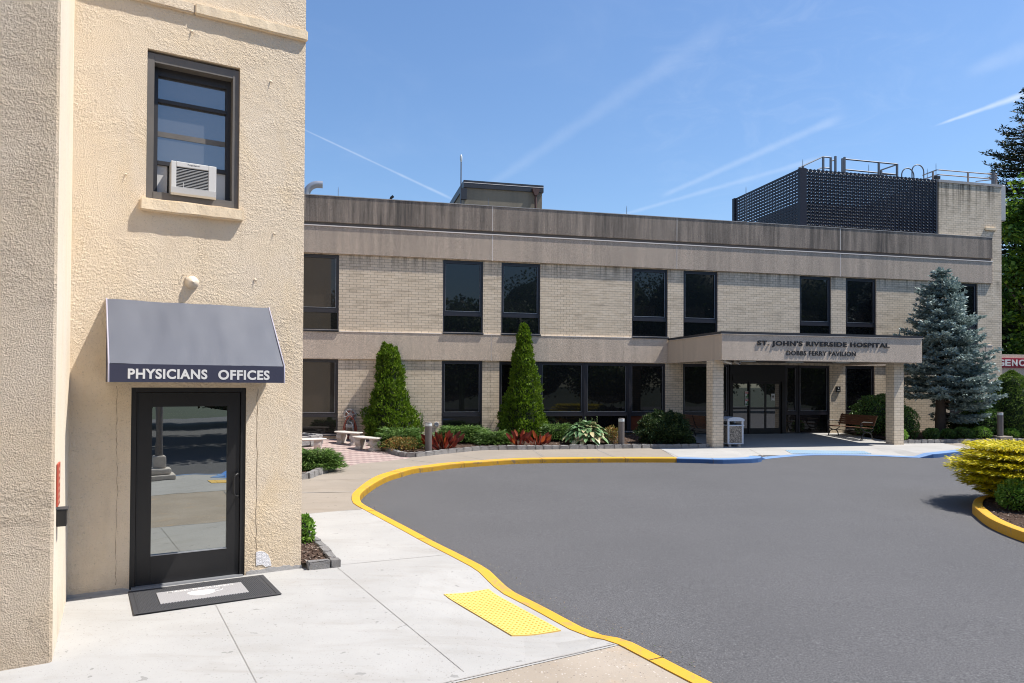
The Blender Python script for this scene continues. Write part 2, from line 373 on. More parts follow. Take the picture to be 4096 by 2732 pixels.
M['canna'] = leafmat('bronze_canna_leaf', (.09, .015, .012), (.22, .035, .02), (.40, .085, .025), .45, .5, .35)
M['hosta'] = leafmat('hosta_leaf', (.08, .17, .075), (.17, .29, .12), (.58, .50, .28), .25, .45, .4)
M['barb'] = leafmat('barberry_leaf', (.10, .13, .03), (.30, .22, .06), (.42, .16, .05), .3, .3)
M['weed'] = leafmat('weed_leaf', (.10, .16, .05), (.22, .28, .12), None, .4, .3)
M['woods'] = leafmat('woodland_leaf', (.02, .045, .01), (.06, .11, .02), (.1, .17, .03), .3, .3)
# ------------------------------------------------------------------ mesh helpers
class MB:
    def __init__(s): s.v = []; s.f = []; s.m = []; s.sm = []
    def add(s, vs, fs, m=0, smooth=False):
        o = len(s.v); s.v += [tuple(v) for v in vs]
        for f in fs: s.f.append([i+o for i in f]); s.m.append(m); s.sm.append(smooth)
        return s
    def box(s, x0, x1, y0, y1, z0, z1, m=0):
        vs = [(x, y, z) for z in (z0, z1) for y in (y0, y1) for x in (x0, x1)]
        return s.add(vs, [(0, 2, 3, 1), (4, 5, 7, 6), (0, 1, 5, 4), (2, 6, 7, 3), (0, 4, 6, 2), (1, 3, 7, 5)], m)
    def bbox(s, x0, x1, y0, y1, z0, z1, b=.01, m=0):
        """box with chamfered edges"""
        xs = (x0, x1); ys = (y0, y1); zs = (z0, z1); bm = bmesh.new()
        for z in zs:
            for y in ys:
                for x in xs: bm.verts.new((x, y, z))
        bm.verts.ensure_lookup_table()
        for f in [(0, 2, 3, 1), (4, 5, 7, 6), (0, 1, 5, 4), (2, 6, 7, 3), (0, 4, 6, 2), (1, 3, 7, 5)]: bm.faces.new([bm.verts[i] for i in f])
        bmesh.ops.bevel(bm, geom=list(bm.edges), offset=b, segments=2, affect='EDGES', profile=.5)
        return s.bm(bm, m)
    def bm(s, bm, m=0, smooth=False, mat=None):
        bm.verts.index_update(); vs = [(mat @ v.co) if mat else v.co.copy() for v in bm.verts]
        s.add(vs, [[v.index for v in f.verts] for f in bm.faces], m, smooth); bm.free(); return s
    def prism(s, pts, axis, a, b, m=0):
        """extrude a closed outline; axis 'x','y' or 'z'; pts in the two other axes"""
        n = len(pts)
        def P(p, h): return {'x': (h, p[0], p[1]), 'y': (p[0], h, p[1]), 'z': (p[0], p[1], h)}[axis]
        vs = [P(p, a) for p in pts]+[P(p, b) for p in pts]
        fs = [list(range(n)), list(range(2*n-1, n-1, -1))]+[(i, i+n, (i+1) % n+n, (i+1) % n) for i in range(n)]
        return s.add(vs, fs, m)
    def tube(s, pts, r, seg=8, m=0, closed=False):
        pts = [Vector(p) for p in pts]; n = len(pts); vs = []; rr = list(r) if hasattr(r, '__len__') else [r]*n
        up = Vector((0, 0, 1)); prev = None
        for i, p in enumerate(pts):
            d = (pts[(i+1) % n]-pts[i-1]) if (closed or 0 < i < n-1) else (pts[1]-pts[0] if i == 0 else pts[-1]-pts[-2])
            d.normalize()
            a = d.cross(up) if prev is None else prev-d*prev.dot(d)
            if a.length < 1e-4: a = d.cross(Vector((1, 0, 0)))
            a.normalize(); prev = a; b = d.cross(a)
            for k in range(seg):
                th = 2*math.pi*k/seg; vs.append(p+(a*math.cos(th)+b*math.sin(th))*rr[i])
        fs = []
        for i in range(n if closed else n-1):
            j = (i+1) % n
            for k in range(seg): fs.append((i*seg+k, i*seg+(k+1) % seg, j*seg+(k+1) % seg, j*seg+k))
        s.add(vs, fs, m, True)
        if not closed: s.add([vs[k] for k in range(seg)], [list(range(seg))[::-1]], m); s.add([vs[(n-1)*seg+k] for k in range(seg)], [list(range(seg))], m)
        return s
    def lathe(s, prof, seg=24, c=(0, 0, 0), m=0, axis='z', smooth=True):
        vs = []
        for r, h in prof:
            for k in range(seg):
                th = 2*math.pi*k/seg; q = (r*math.cos(th), r*math.sin(th), h)
                if axis == 'y': q = (q[0], -q[2], q[1])
                if axis == 'x': q = (q[2], q[0], q[1])
                vs.append((q[0]+c[0], q[1]+c[1], q[2]+c[2]))
        fs = [(i*seg+k, i*seg+(k+1) % seg, (i+1)*seg+(k+1) % seg, (i+1)*seg+k) for i in range(len(prof)-1) for k in range(seg)]
        s.add(vs, fs, m, smooth)
        for i in (0, len(prof)-1):
            if prof[i][0] > 1e-3: s.add([vs[i*seg+k] for k in range(seg)], [list(range(seg))], m)
        return s
    def build(s, name, mats, parent=None, loc=None, rz=None):
        me = bpy.data.meshes.new(name); me.from_pydata(s.v, [], s.f)
        if not isinstance(mats, (list, tuple)): mats = [mats]
        for q in mats: me.materials.append(q)
        me.polygons.foreach_set('material_index', s.m); me.polygons.foreach_set('use_smooth', s.sm)
        bm = bmesh.new(); bm.from_mesh(me); bmesh.ops.recalc_face_normals(bm, faces=bm.faces); bm.to_mesh(me); bm.free()
        me.update()
        o = bpy.data.objects.new(name, me); COL.objects.link(o)
        if parent: o.parent = parent
        if loc is not None: o.location = loc
        if rz is not None: o.rotation_euler = (0, 0, rz)
        return o
def tag(o, label=None, cat=None, group=None, kind=None):
    if label: o['label'] = label
    if cat: o['category'] = cat
    if group: o['group'] = group
    if kind: o['kind'] = kind
    return o
def T(name, label, cat, loc=(0, 0, 0), rz=0., group=None):
    o = bpy.data.objects.new(name, None); COL.objects.link(o); o.location = loc; o.rotation_euler = (0, 0, rz); o.empty_display_size = .2
    return tag(o, label, cat, group)
def copy_tree(o, parent=None):
    c = o.copy(); COL.objects.link(c)
    if parent: c.parent = parent
    for ch in o.children: copy_tree(ch, c)
    return c
def H_at(s, out_, z=None):
    x, y = hp(s, out_); return (x, y, pz(x, y) if z is None else z)
def quads(name, V, F, MI, mats, parent=None, loc=None, rz=None, smooth=False):
    """mesh from numpy quads"""
    V = np.asarray(V, dtype=np.float32); F = np.asarray(F, dtype=np.int32)
    me = bpy.data.meshes.new(name); nv, nf = len(V), len(F)
    me.vertices.add(nv); me.vertices.foreach_set('co', V.ravel())
    me.loops.add(nf*4); me.loops.foreach_set('vertex_index', F.ravel())
    me.polygons.add(nf); me.polygons.foreach_set('loop_start', np.arange(0, nf*4, 4, dtype=np.int32))
    for q in (mats if isinstance(mats, (list, tuple)) else [mats]): me.materials.append(q)
    me.polygons.foreach_set('material_index', np.asarray(MI, dtype=np.int32))
    me.update(calc_edges=True); me.validate()
    o = bpy.data.objects.new(name, me); COL.objects.link(o)
    if parent: o.parent = parent
    if loc is not None: o.location = loc
    if rz is not None: o.rotation_euler = (0, 0, rz)
    return o
class Leaf:
    def __init__(s, seed): s.r = np.random.default_rng(seed); s.V = []; s.F = []; s.M = []; s.n = 0
    def put(s, C, A, Wd, m=0, nrm=None, bend=.12):
        C = np.asarray(C, float); A = np.asarray(A, float); n = len(C)
        R = s.r.normal(size=(n, 3)) if nrm is None else np.asarray(nrm, float)
        S = np.cross(A, R); S /= (np.linalg.norm(S, axis=1, keepdims=True)+1e-9)
        Nn = np.cross(S, A)
        Wd = np.broadcast_to(np.asarray(Wd, float), (n,))[:, None]
        mid = C+A*.5+Nn*bend
        v = np.stack([C, mid+S*Wd*.5, C+A, mid-S*Wd*.5], 1).reshape(-1, 3)
        f = np.arange(4*n).reshape(n, 4)+s.n
        s.V.append(v); s.F.append(f); s.M.append(np.full(n, m)); s.n += 4*n
    def mesh(s, V, F, m):
        V = np.asarray(V, float); F = np.asarray(F, int)
        s.V.append(V); s.F.append(F+s.n); s.M.append(np.full(len(F), m)); s.n += len(V)
    def blob(s, c, rx, ry, rz, m, seg=14, rings=8, z0=-1.):
        th = np.linspace(math.asin(z0), math.pi/2*.985, rings)
        V = [(c[0]+rx*math.cos(a)*math.cos(b), c[1]+ry*math.cos(a)*math.sin(b), c[2]+rz*math.sin(a)) for a in th for b in np.linspace(0, 2*math.pi, seg, endpoint=False)]
        F = [(i*seg+k, i*seg+(k+1) % seg, (i+1)*seg+(k+1) % seg, (i+1)*seg+k) for i in range(rings-1) for k in range(seg)]
        s.mesh(V, F, m)
    def build(s, name, mats, parent=None, loc=None, rz=None):
        return quads(name, np.concatenate(s.V), np.concatenate(s.F), np.concatenate(s.M), mats, parent, loc, rz)
def unit(a): return a/(np.linalg.norm(a, axis=-1, keepdims=True)+1e-9)
def wall_holes(mb, x0, x1, z0, z1, holes, y=0., reveal=.12, m=0, mr=None):
    xs = sorted({x0, x1, *[h[0] for h in holes], *[h[1] for h in holes]}); zs = sorted({z0, z1, *[h[2] for h in holes], *[h[3] for h in holes]})
    xs = [x for x in xs if x0 <= x <= x1]; zs = [z for z in zs if z0 <= z <= z1]
    for i in range(len(xs)-1):
        for j in range(len(zs)-1):
            cx, cz = (xs[i]+xs[i+1])/2, (zs[j]+zs[j+1])/2
            if any(h[0] < cx < h[1] and h[2] < cz < h[3] for h in holes): continue
            mb.add([(xs[i], y, zs[j]), (xs[i+1], y, zs[j]), (xs[i+1], y, zs[j+1]), (xs[i], y, zs[j+1])], [(0, 1, 2, 3)], m)
    mr = m if mr is None else mr
    for a, b, c, d in holes:
        for q in ([(a, c), (a, d)], [(b, d), (b, c)], [(a, d), (b, d)], [(b, c), (a, c)]):
            mb.add([(q[0][0], y, q[0][1]), (q[1][0], y, q[1][1]), (q[1][0], y+reveal, q[1][1]), (q[0][0], y+reveal, q[0][1])], [(0, 1, 2, 3)], mr)
def text(name, body, x0, x1, z0, z1, y, mat, parent, depth=.01, bold=0., flat=False, space=1.):
    cu = bpy.data.curves.new(name, 'FONT'); cu.body = body; cu.space_character = space; cu.size = 1; cu.offset = bold; cu.extrude = .5; cu.resolution_u = 5
    ob = bpy.data.objects.new(name, cu); COL.objects.link(ob); bpy.context.view_layer.update()
    me = bpy.data.meshes.new_from_object(ob.evaluated_get(bpy.context.evaluated_depsgraph_get()))
    bpy.data.objects.remove(ob); bpy.data.curves.remove(cu)
    co_ = np.array([v.co[:] for v in me.vertices]); lo, hi = co_.min(0), co_.max(0)
    u = (co_-lo)/(hi-lo)
    X = x0+u[:, 0]*(x1-x0); Z = z0+u[:, 1]*(z1-z0); D = u[:, 2]
    P = np.stack([X, Z, y+D*depth], 1) if flat else np.stack([X, y-D*depth, Z], 1)
    me.vertices.foreach_set('co', P.ravel().astype(np.float32)); me.materials.clear(); me.materials.append(mat); me.update()
    me.name = name
    o = bpy.data.objects.new(name, me); COL.objects.link(o); o.parent = parent; return o
def sheet(name, poly, zf, mat, step=.5, off=0., kind='structure', parent=None):
    """polygon on the terrain, triangulated with inner grid points"""
    xs = [p[0] for p in poly]; ys = [p[1] for p in poly]
    def inside(x, y):
        c = False; j = len(poly)-1
        for i in range(len(poly)):
            if (poly[i][1] > y) != (poly[j][1] > y) and x < (poly[j][0]-poly[i][0])*(y-poly[i][1])/(poly[j][1]-poly[i][1])+poly[i][0]: c = not c
            j = i
        return c
    bd = []
    for i, p in enumerate(poly):
        q = poly[(i+1) % len(poly)]; d = math.hypot(q[0]-p[0], q[1]-p[1]); k = max(1, int(d/step))
        bd += [Vector((p[0]+(q[0]-p[0])*a/k, p[1]+(q[1]-p[1])*a/k)) for a in range(k)]
    n = len(bd); pts = list(bd)
    gx = np.arange(min(xs)+step*.37, max(xs), step); gy = np.arange(min(ys)+step*.41, max(ys), step)
    for x in gx:
        for y in gy:
            if inside(x, y) and min((b.x-x)**2+(b.y-y)**2 for b in bd) > (step*.35)**2: pts.append(Vector((x, y)))
    r = delaunay_2d_cdt(pts, [], [list(range(n))], 1, 1e-5)
    mb = MB(); mb.add([(v.x, v.y, zf(v.x, v.y)+off) for v in r[0]], r[2])
    o = mb.build(name, mat, parent)
    if o.data.polygons and sum(p.normal.z for p in o.data.polygons) < 0: o.data.flip_normals()
    if kind: o['kind'] = kind
    return o
def smooth_line(pts, step=.25):
    out_ = []; n = len(pts)
    for i in range(n-1):
        p0 = np.array(pts[max(i-1, 0)]); p1 = np.array(pts[i]); p2 = np.array(pts[i+1]); p3 = np.array(pts[min(i+2, n-1)])
        k = max(1, int(np.linalg.norm(p2-p1)/step))
        for a in range(k):
            t = a/k; out_.append(tuple(.5*((2*p1)+(-p0+p2)*t+(2*p0-5*p1+4*p2-p3)*t*t+(-p0+3*p1-3*p2+p3)*t**3)))
    out_.append(tuple(pts[-1])); return out_
# ------------------------------------------------------------------ ground, road, pavements, kerbs
big = MB(); R_ = 900
big.add([(-R_, -R_, -1.6), (R_, -R_, -1.6), (R_, R_, -1.6), (-R_, R_, -1.6)], [(0, 1, 2, 3)])
tag(big.build('ground', M['grass']), kind='structure')
road = sheet('road', [(-34, -45), (75, -45), (75, 70), (-34, 70)], lambda x, y: rz_(x, y), M['asphalt'], 3.0)
kl = [gnd(2702, 1829), gnd(2400, 1829), gnd(2080, 1833), gnd(1900, 1843.5), gnd(1780, 1852), gnd(1700, 1862), gnd(1616, 1872), gnd(1560, 1887), gnd(1513, 1902), gnd(1467, 1927), gnd(1419, 1966), gnd(1407, 1987), gnd(1410, 2006), gnd(1425, 2021),
      gnd(1505, 2065), gnd(1601, 2117), gnd(1697, 2170), gnd(1789, 2217), gnd(1850, 2249), gnd(1914, 2300, -.05), gnd(1975, 2353, -.1), gnd(2108, 2425, -.112), gnd(2210, 2481, -.112), gnd(2277, 2517, -.11), gnd(2358, 2532, -.06), gnd(2415, 2555, -.01), gnd(2476, 2580), gnd(2598, 2644), lp(4.24, 4.95), lp(4.25, 6.5), lp(4.3, 8.1), lp(4.4, 10.0), lp(3.9, 10.5), lp(3.1, 10.9), lp(2.4, 12.0), lp(-8, 12.2)]
KL = smooth_line(kl, .2)
bl = [gnd(2702, 1829), gnd(2790, 1831), gnd(2875, 1833), gnd(2990, 1829), gnd(3013, 1833, -.11), gnd(3174, 1819, -.112), gnd(3327, 1816.6, -.112), gnd(3500, 1820, -.112), gnd(3655, 1826, -.11), gnd(3700, 1812), gnd(3888, 1794), hp(24.2, 4.35), hp(30, 3.4), hp(38, 2.5)]
BL = smooth_line(bl, .2)
def sweep_kerb(name, L, mat, wid0=.16, side=1, zf=pz, face=None, wide=0.):
    mb = MB(); n = len(L); rows = []
    for i in range(n):
        a = np.array(L[max(i-1, 0)]); b = np.array(L[min(i+1, n-1)]); d = b-a; d /= np.linalg.norm(d)+1e-9
        nn = np.array([d[1], -d[0]])*side; p = np.array(L[i]); z = zf(*p)+.008; zr = rz_(*p); wid = wid0+wide*sst(14.5, 19., frames(*p)[1])
        pr_ = [(0, z-.15), (0, z), (wid-.03, z-.002), (wid-.008, z-.008), (wid, z-.03), (wid+.012, zr-.08)]
        if z-.03 < zr+.005: pr_[4] = (wid, zr+.0045)
        pr_[3] = (wid-.008, max(pr_[3][1], zr+.006))
        rows.append([(*(p+nn*o), h) for o, h in pr_])
    k = 6; vs = [v for r in rows for v in r]
    mb.add(vs, [(i*k+j, i*k+j+1, (i+1)*k+j+1, (i+1)*k+j) for i in range(n-1) for j in range(k-1)])
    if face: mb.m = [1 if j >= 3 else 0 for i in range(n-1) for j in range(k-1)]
    o = mb.build(name, [mat, face] if face else mat); o['kind'] = 'structure'; return o
i_end = min(range(len(KL)), key=lambda i: math.dist(KL[i], lp(4.3, 8.1)))
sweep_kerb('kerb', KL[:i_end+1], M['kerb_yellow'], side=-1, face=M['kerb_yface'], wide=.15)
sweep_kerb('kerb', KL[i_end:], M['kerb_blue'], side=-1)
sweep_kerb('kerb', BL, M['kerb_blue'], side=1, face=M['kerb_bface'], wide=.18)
kj = MB()
def kerb_joints(L, side, wid0, wide, gap, start):
    acc = start
    for i in range(1, len(L)-1):
        acc += math.dist(L[i], L[i-1])
        if acc < gap: continue
        acc = 0; p = np.array(L[i]); d = np.array(L[i+1])-np.array(L[i-1]); d /= np.linalg.norm(d); nn = np.array([d[1], -d[0]])*side; w = wid0+wide*sst(14.5, 19., frames(*p)[1]); z = pz(*p)+.008; zr = rz_(*p)
        if z-zr < .09: continue
        v = [(*(p-d*.006), z+.002), (*(p+d*.006), z+.002), (*(p+nn*(w-.012)-d*.006), z+.0015), (*(p+nn*(w-.012)+d*.006), z+.0015), (*(p+nn*(w+.004)-d*.006), z-.03), (*(p+nn*(w+.004)+d*.006), z-.03), (*(p+nn*(w+.014)-d*.006), zr), (*(p+nn*(w+.014)+d*.006), zr)]
        kj.add(v, [(0, 1, 3, 2), (2, 3, 5, 4), (4, 5, 7, 6)])
kerb_joints(KL[:i_end], -1, .16, .15, 2.4, 1.0); kerb_joints(BL, 1, .16, .18, 2.4, 1.4)
kj.build('kerb_joint', plain('kerb_joint_dirt', (.09, .06, .03), .95, .3, 20))['kind'] = 'structure'
def litter(L, side, n, lo, hi, seed, mats, size=(.006, .022)):
    rg = np.random.default_rng(seed); lf = Leaf(seed); P = []
    for q in range(n):
        i = int(rg.integers(1, len(L)-1)); p = np.array(L[i]); d = np.array(L[i+1])-np.array(L[i-1]); d /= np.linalg.norm(d)+1e-9; nn = np.array([d[1], -d[0]])*side
        p = p+d*rg.uniform(-.15, .15)+nn*(lo+(hi-lo)*rg.random()**2.2); P.append((*p, rz_(*p)+.004+.004*rg.random()))
    A = unit(rg.normal(size=(n, 3))*np.array([1, 1, .25]))*rg.uniform(*size, (n, 1)); lf.put(P, A, rg.uniform(size[0], size[1]*.7, n), 0, np.tile([0, 0, 1.], (n, 1))+rg.normal(size=(n, 3))*.3, .05)
    o = lf.build('kerb_litter', mats); o['kind'] = 'stuff'
M['litter'] = leafmat('dry_litter', (.16, .11, .07), (.34, .26, .18), (.10, .13, .04), .1, .2, .9)
litter(KL[:i_end], -1, 2600, .19, .55, 3, M['litter']); litter(BL, 1, 1500, .2, .7, 4, M['litter'])
def seg_of(L, a, b):
    ia = min(range(len(L)), key=lambda i: math.dist(L[i], a)); ib = min(range(len(L)), key=lambda i: math.dist(L[i], b))
    return L[ia:ib+1] if ia <= ib else L[ib:ia+1][::-1]
j4 = gnd(1444, 2037); bR = gnd(2460, 2576)
sheet('pavement', seg_of(KL, j4, bR)+[lp(-9, 3.83), lp(-9, -.3), lp(2.40, -.3), lp(2.40, -3.44)], pz, M['conc_white'], .3)
sheet('pavement', seg_of(KL, bR, lp(4.3, 8.1))+[lp(-9, 8.1), lp(-9, 3.83)], lambda x, y: pz(x, y)-.004, M['aggregate'], .4)
sheet('pavement', seg_of(KL, lp(4.3, 8.1), lp(-8, 12.2))+[lp(-9, 12.2), lp(-9, 8.1)], pz, M['conc_white'], .6)
# far, tan pavement from the white slab round to the canopy slab; plaza of pavers; canopy slab
pz_l = [gnd(1210, 1897), gnd(1338, 1876), gnd(1381, 1866.7), gnd(1439, 1853.4), gnd(1520, 1846.7), gnd(1624, 1834)]
edge_main = smooth_line([gnd(1502, 1782), gnd(1532, 1794), gnd(1574, 1815), gnd(1609, 1825), gnd(1647, 1828.5), gnd(1716, 1822.5), gnd(1777, 1815), gnd(1838, 1809), gnd(1950, 1800), gnd(2148, 1798), gnd(2473, 1794), gnd(2700, 1792), gnd(2835, 1791)], .1)
jx = gnd(2640, 1792); kx = gnd(2712, 1830)
sheet('pavement', seg_of(KL, gnd(2702, 1829), j4)+[lp(2.40, -3.44), lp(2.3, -9.0)]+pz_l+seg_of(edge_main, gnd(1647, 1828), jx), lambda x, y: pz(x, y)-.004, M['conc_tan'], .4)
sheet('plaza', [hp(-7, 7.7)]+pz_l[:]+[gnd(1645, 1829)]+seg_of(edge_main, gnd(1609, 1825), gnd(1502, 1782))+[hp(1.2, 0), hp(-7, 0)], lambda x, y: pz(x, y)-.008, M['paver'], .5)
cs = seg_of(BL, gnd(2702, 1829), gnd(3888, 1794))
sheet('pavement', cs+[hp(21.6, 3.3), hp(19.9, 3.25), hp(19.9, 0), hp(12.05, 0), hp(12.05, 3.5), jx], pz, M['conc_white'], .3)
sheet('pavement', seg_of(BL, gnd(3888, 1794), hp(38, 2.5))+[hp(38, 3.0), hp(24.0, 3.3), hp(21.6, 3.3)][0:3], lambda x, y: pz(x, y)-.004, M['conc_tan'], .5)
# slab joints: tooled lines of dark dirt, laid 4 mm proud
def joint(a, b, w=.012):
    mb = MB(); a = np.array(a); b = np.array(b); n = max(2, int(np.linalg.norm(b-a)/.2)); d = (b-a)/np.linalg.norm(b-a); nn = np.array([d[1], -d[0]])
    for i in range(n+1):
        p = a+(b-a)*i/n; wv = w*(.7+.5*random.random())
        mb.v += [(*(p+nn*wv/2), pz(*p)+.004), (*(p-nn*wv/2), pz(*p)+.004)]
    for i in range(n): mb.f.append([2*i, 2*i+1, 2*i+3, 2*i+2]); mb.m.append(0); mb.sm.append(False)
    return mb
random.seed(3)
jm = plain('joint_dirt', (.28, .26, .24), .95, .3, 20)
jl = plain('light_joint_edge', (.70, .68, .65), .9, .1, 9)
jj = MB()
def jadd(a, b, w=.008):
    q = joint(a, b, w); o = len(jj.v); jj.v += q.v; jj.f += [[i+o for i in f] for f in q.f]; jj.m += q.m; jj.sm += q.sm
jadd(gnd(811, 2320), lp(1.25, 3.8)); jadd(gnd(1352, 2272), lp(2.77, 3.8), .006); jadd(gnd(1356, 2260), gnd(1788, 2219), .009); jadd(gnd(1218, 2055), gnd(1444, 2037), .02)
jadd(gnd(1210, 1971), gnd(1409, 1967), .035); jadd(lp(-2, 3.83+(frames(*bR)[3]-3.83)*7/(frames(*bR)[2]+9)), bR, .016)
jadd(gnd(1790, 1812), gnd(1935, 1838), .02); jadd(gnd(2134, 1800), gnd(2178, 1829), .02); jadd(gnd(2388, 1796), gnd(2455, 1826), .04); jadd(gnd(1210, 1925), gnd(1490, 1912), .015)
jadd(gnd(2640, 1794), gnd(2712, 1827), .03); jadd(gnd(3000, 1796), gnd(3090, 1825, -.05), .03)
jadd(gnd(1626, 1838), gnd(1730, 1850), .03)
jadd(lp(2.6, 3.9), lp(2.9, 8), .02)
jj.build('pavement_joint', jm)['kind'] = 'structure'
# island
isl = [(8.02, 11.0), (8.05, 11.76), (8.2, 12.54), (8.52, 13.39), (8.84, 14.04), (9.5, 14.85), (10.5, 15.4), (12, 15.4), (13.5, 14.6), (14.2, 13), (13.8, 11.2), (12.5, 9.8), (10.8, 9.3), (9.3, 9.6), (8.3, 10.3), (8.02, 11.0)]
ISL = smooth_line(isl, .2)
# the kerb's outer face follows the traced line, so the inner edge lies inside it
cxi, cyi = 11.1, 12.4
ISLi = [(x+(cxi-x)*.16/math.hypot(cxi-x, cyi-y), y+(cyi-y)*.16/math.hypot(cxi-x, cyi-y)) for x, y in ISL]
sweep_kerb('kerb', ISLi, M['kerb_yellow'], side=-1, zf=lambda x, y: rz_(x, y)+.15)
def mulch(name, poly, zf, off=0., chips=0, seed=1, step=.25):
    def zz(x, y): return zf(x, y)+off+.03*noise.noise(Vector((x*2.3, y*2.3, seed)))
    o = sheet(name, poly, zz, M['mulch'], step)
    if chips:
        rg = np.random.default_rng(seed); L = Leaf(seed); xs = [p[0] for p in poly]; ys = [p[1] for p in poly]
        me = o.data; tri = [(me.vertices[p.vertices[0]].co, me.vertices[p.vertices[1]].co, me.vertices[p.vertices[2]].co) for p in me.polygons]
        ar = np.array([((b-a).cross(c-a)).length for a, b, c in tri]); idx = rg.choice(len(tri), chips, p=ar/ar.sum())
        P = []
        for i in idx:
            a, b, c = tri[i]; u, v = rg.random(2)
            if u+v > 1: u, v = 1-u, 1-v
            P.append(a+(b-a)*u+(c-a)*v)
        P = np.array([p[:] for p in P]); A = rg.normal(size=(chips, 3))*np.array([1, 1, .35]); A = unit(A)*rg.uniform(.025, .075, (chips, 1))
        P[:, 2] += rg.uniform(.0, .025, chips)
        L.put(P-A*.5, A, rg.uniform(.01, .025, chips), 0, np.tile([0, 0, 1.], (chips, 1))+rg.normal(size=(chips, 3))*.5, .003)
        ob = L.build('bark_mulch', M['chip']); tag(ob, kind='stuff')
    return o
mulch('garden_bed', ISLi[:-1], lambda x, y: rz_(x, y)+.15, -.02, 4200, 5)
mulch('garden_bed', [(p[0]+NH[0]*.08, p[1]+NH[1]*.08) for p in edge_main]+[hp(12.1, 3.4), hp(12.1, 0.02), hp(1.2, .02)], pz, .05, 7000, 6)
mulch('garden_bed', [hp(19.95, 3.15), hp(24.2, 3.15), hp(31, 3.0), hp(31, -6), hp(27.9, -6), hp(27.9, .02), hp(19.95, .02)], pz, .05, 5000, 7)
# ------------------------------------------------------------------ stone edging: each a low wall of granite blocks
STONES = []
rs = random.Random(11)
for k in range(6):
    bm = bmesh.new(); bmesh.ops.create_cube(bm, size=1.)
    bmesh.ops.bevel(bm, geom=list(bm.edges), offset=.07, segments=2, affect='EDGES'); bmesh.ops.subdivide_edges(bm, edges=list(bm.edges), cuts=1)
    for v in bm.verts: v.co += Vector([rs.uniform(-.045, .045) for _ in range(3)])
    me = bpy.data.meshes.new('stone'); bm.to_mesh(me); bm.free(); me.materials.append(M['granite']); STONES.append(me)
def edging(line, label, length=.27, thick=.11, height=.15, sink=.05, base=pz):
    root = T('stone_edging', label, 'edging', (line[0][0], line[0][1], base(*line[0]))); P = [np.array(p) for p in line]
    acc = 0.; i = 0; start = P[0]; tgt = length*rs.uniform(.85, 1.15); lst = []
    for j in range(1, len(P)):
        acc += np.linalg.norm(P[j]-P[j-1])
        if acc >= tgt or j == len(P)-1:
            lst.append((start, P[j])); start = P[j]; acc = 0; tgt = length*rs.uniform(.85, 1.15)
    for a, b in lst[:98]:
        c = (a+b)/2; d = b-a; l = np.linalg.norm(d)
        if l < .05: continue
        o = bpy.data.objects.new('stone', rs.choice(STONES)); COL.objects.link(o); o.parent = root
        o.location = (c[0]-line[0][0], c[1]-line[0][1], base(*c)-base(*line[0])+height/2-sink); o.rotation_euler = (rs.uniform(-.06, .06), rs.uniform(-.04, .04), math.atan2(d[1], d[0]))
        o.scale = (l*.97, thick*rs.uniform(.9, 1.1), height*rs.uniform(.93, 1.1))
    return root
def dense(pts, step=.04):
    r = []
    for a, b in zip(pts[:-1], pts[1:]):
        k = max(1, int(math.dist(a, b)/step)); r += [(a[0]+(b[0]-a[0])*i/k, a[1]+(b[1]-a[1])*i/k) for i in range(k)]
    return r+[pts[-1]]
ed = [(p[0]+NH[0]*.06, p[1]+NH[1]*.06) for p in edge_main]
edging(dense(ed), 'long low granite block edging of the flower bed under the wide window', .27, .12, .19, .07)
edging(dense([hp(19.8, 3.2), hp(23.4, 3.2), hp(24.15, 3.22)]), 'granite block edging in front of the blue spruce, beside the brick column', .26, .12, .17, .05)
edging(dense([hp(24.75, 3.22), hp(30, 3.0)]), 'granite block edging right of the bollard on its concrete base', .26, .12, .17, .05)
bA0 = lp(2.50, .03); bA1 = lp(2.82, .12)
edging(dense([lp(2.50, .09), lp(2.90, .13)]), 'short granite edging at the corner of the cream stucco building', .23, .12, .14, .04)
edging(dense([lp(2.84, .02), lp(2.92, -.7), lp(2.93, -1.3), lp(2.86, -2.0), lp(2.6, -2.6)]), 'granite edging of the mulch strip running back along the cream stucco building', .28, .11, .14, .04)
mulch('garden_bed', [lp(2.46, .03), lp(2.86, .06), lp(2.90, -.7), lp(2.90, -1.3), lp(2.82, -2.0), lp(2.5, -2.6)], pz, .07, 900, 8, .12)
lj = smooth_line([lp(3.6, -7.9), gnd(1209, 1917), gnd(1262, 1902), gnd(1310, 1886), gnd(1338, 1876), lp(5.75, -9.4)], .1)
edging(dense(lj), 'pale granite edging in front of the low juniper left of the brick plaza', .26, .12, .2, .06)
mulch('garden_bed', [(p[0], p[1]) for p in lj]+[lp(5.2, -10.2), lp(3.4, -10.2)], pz, .06, 900, 9)
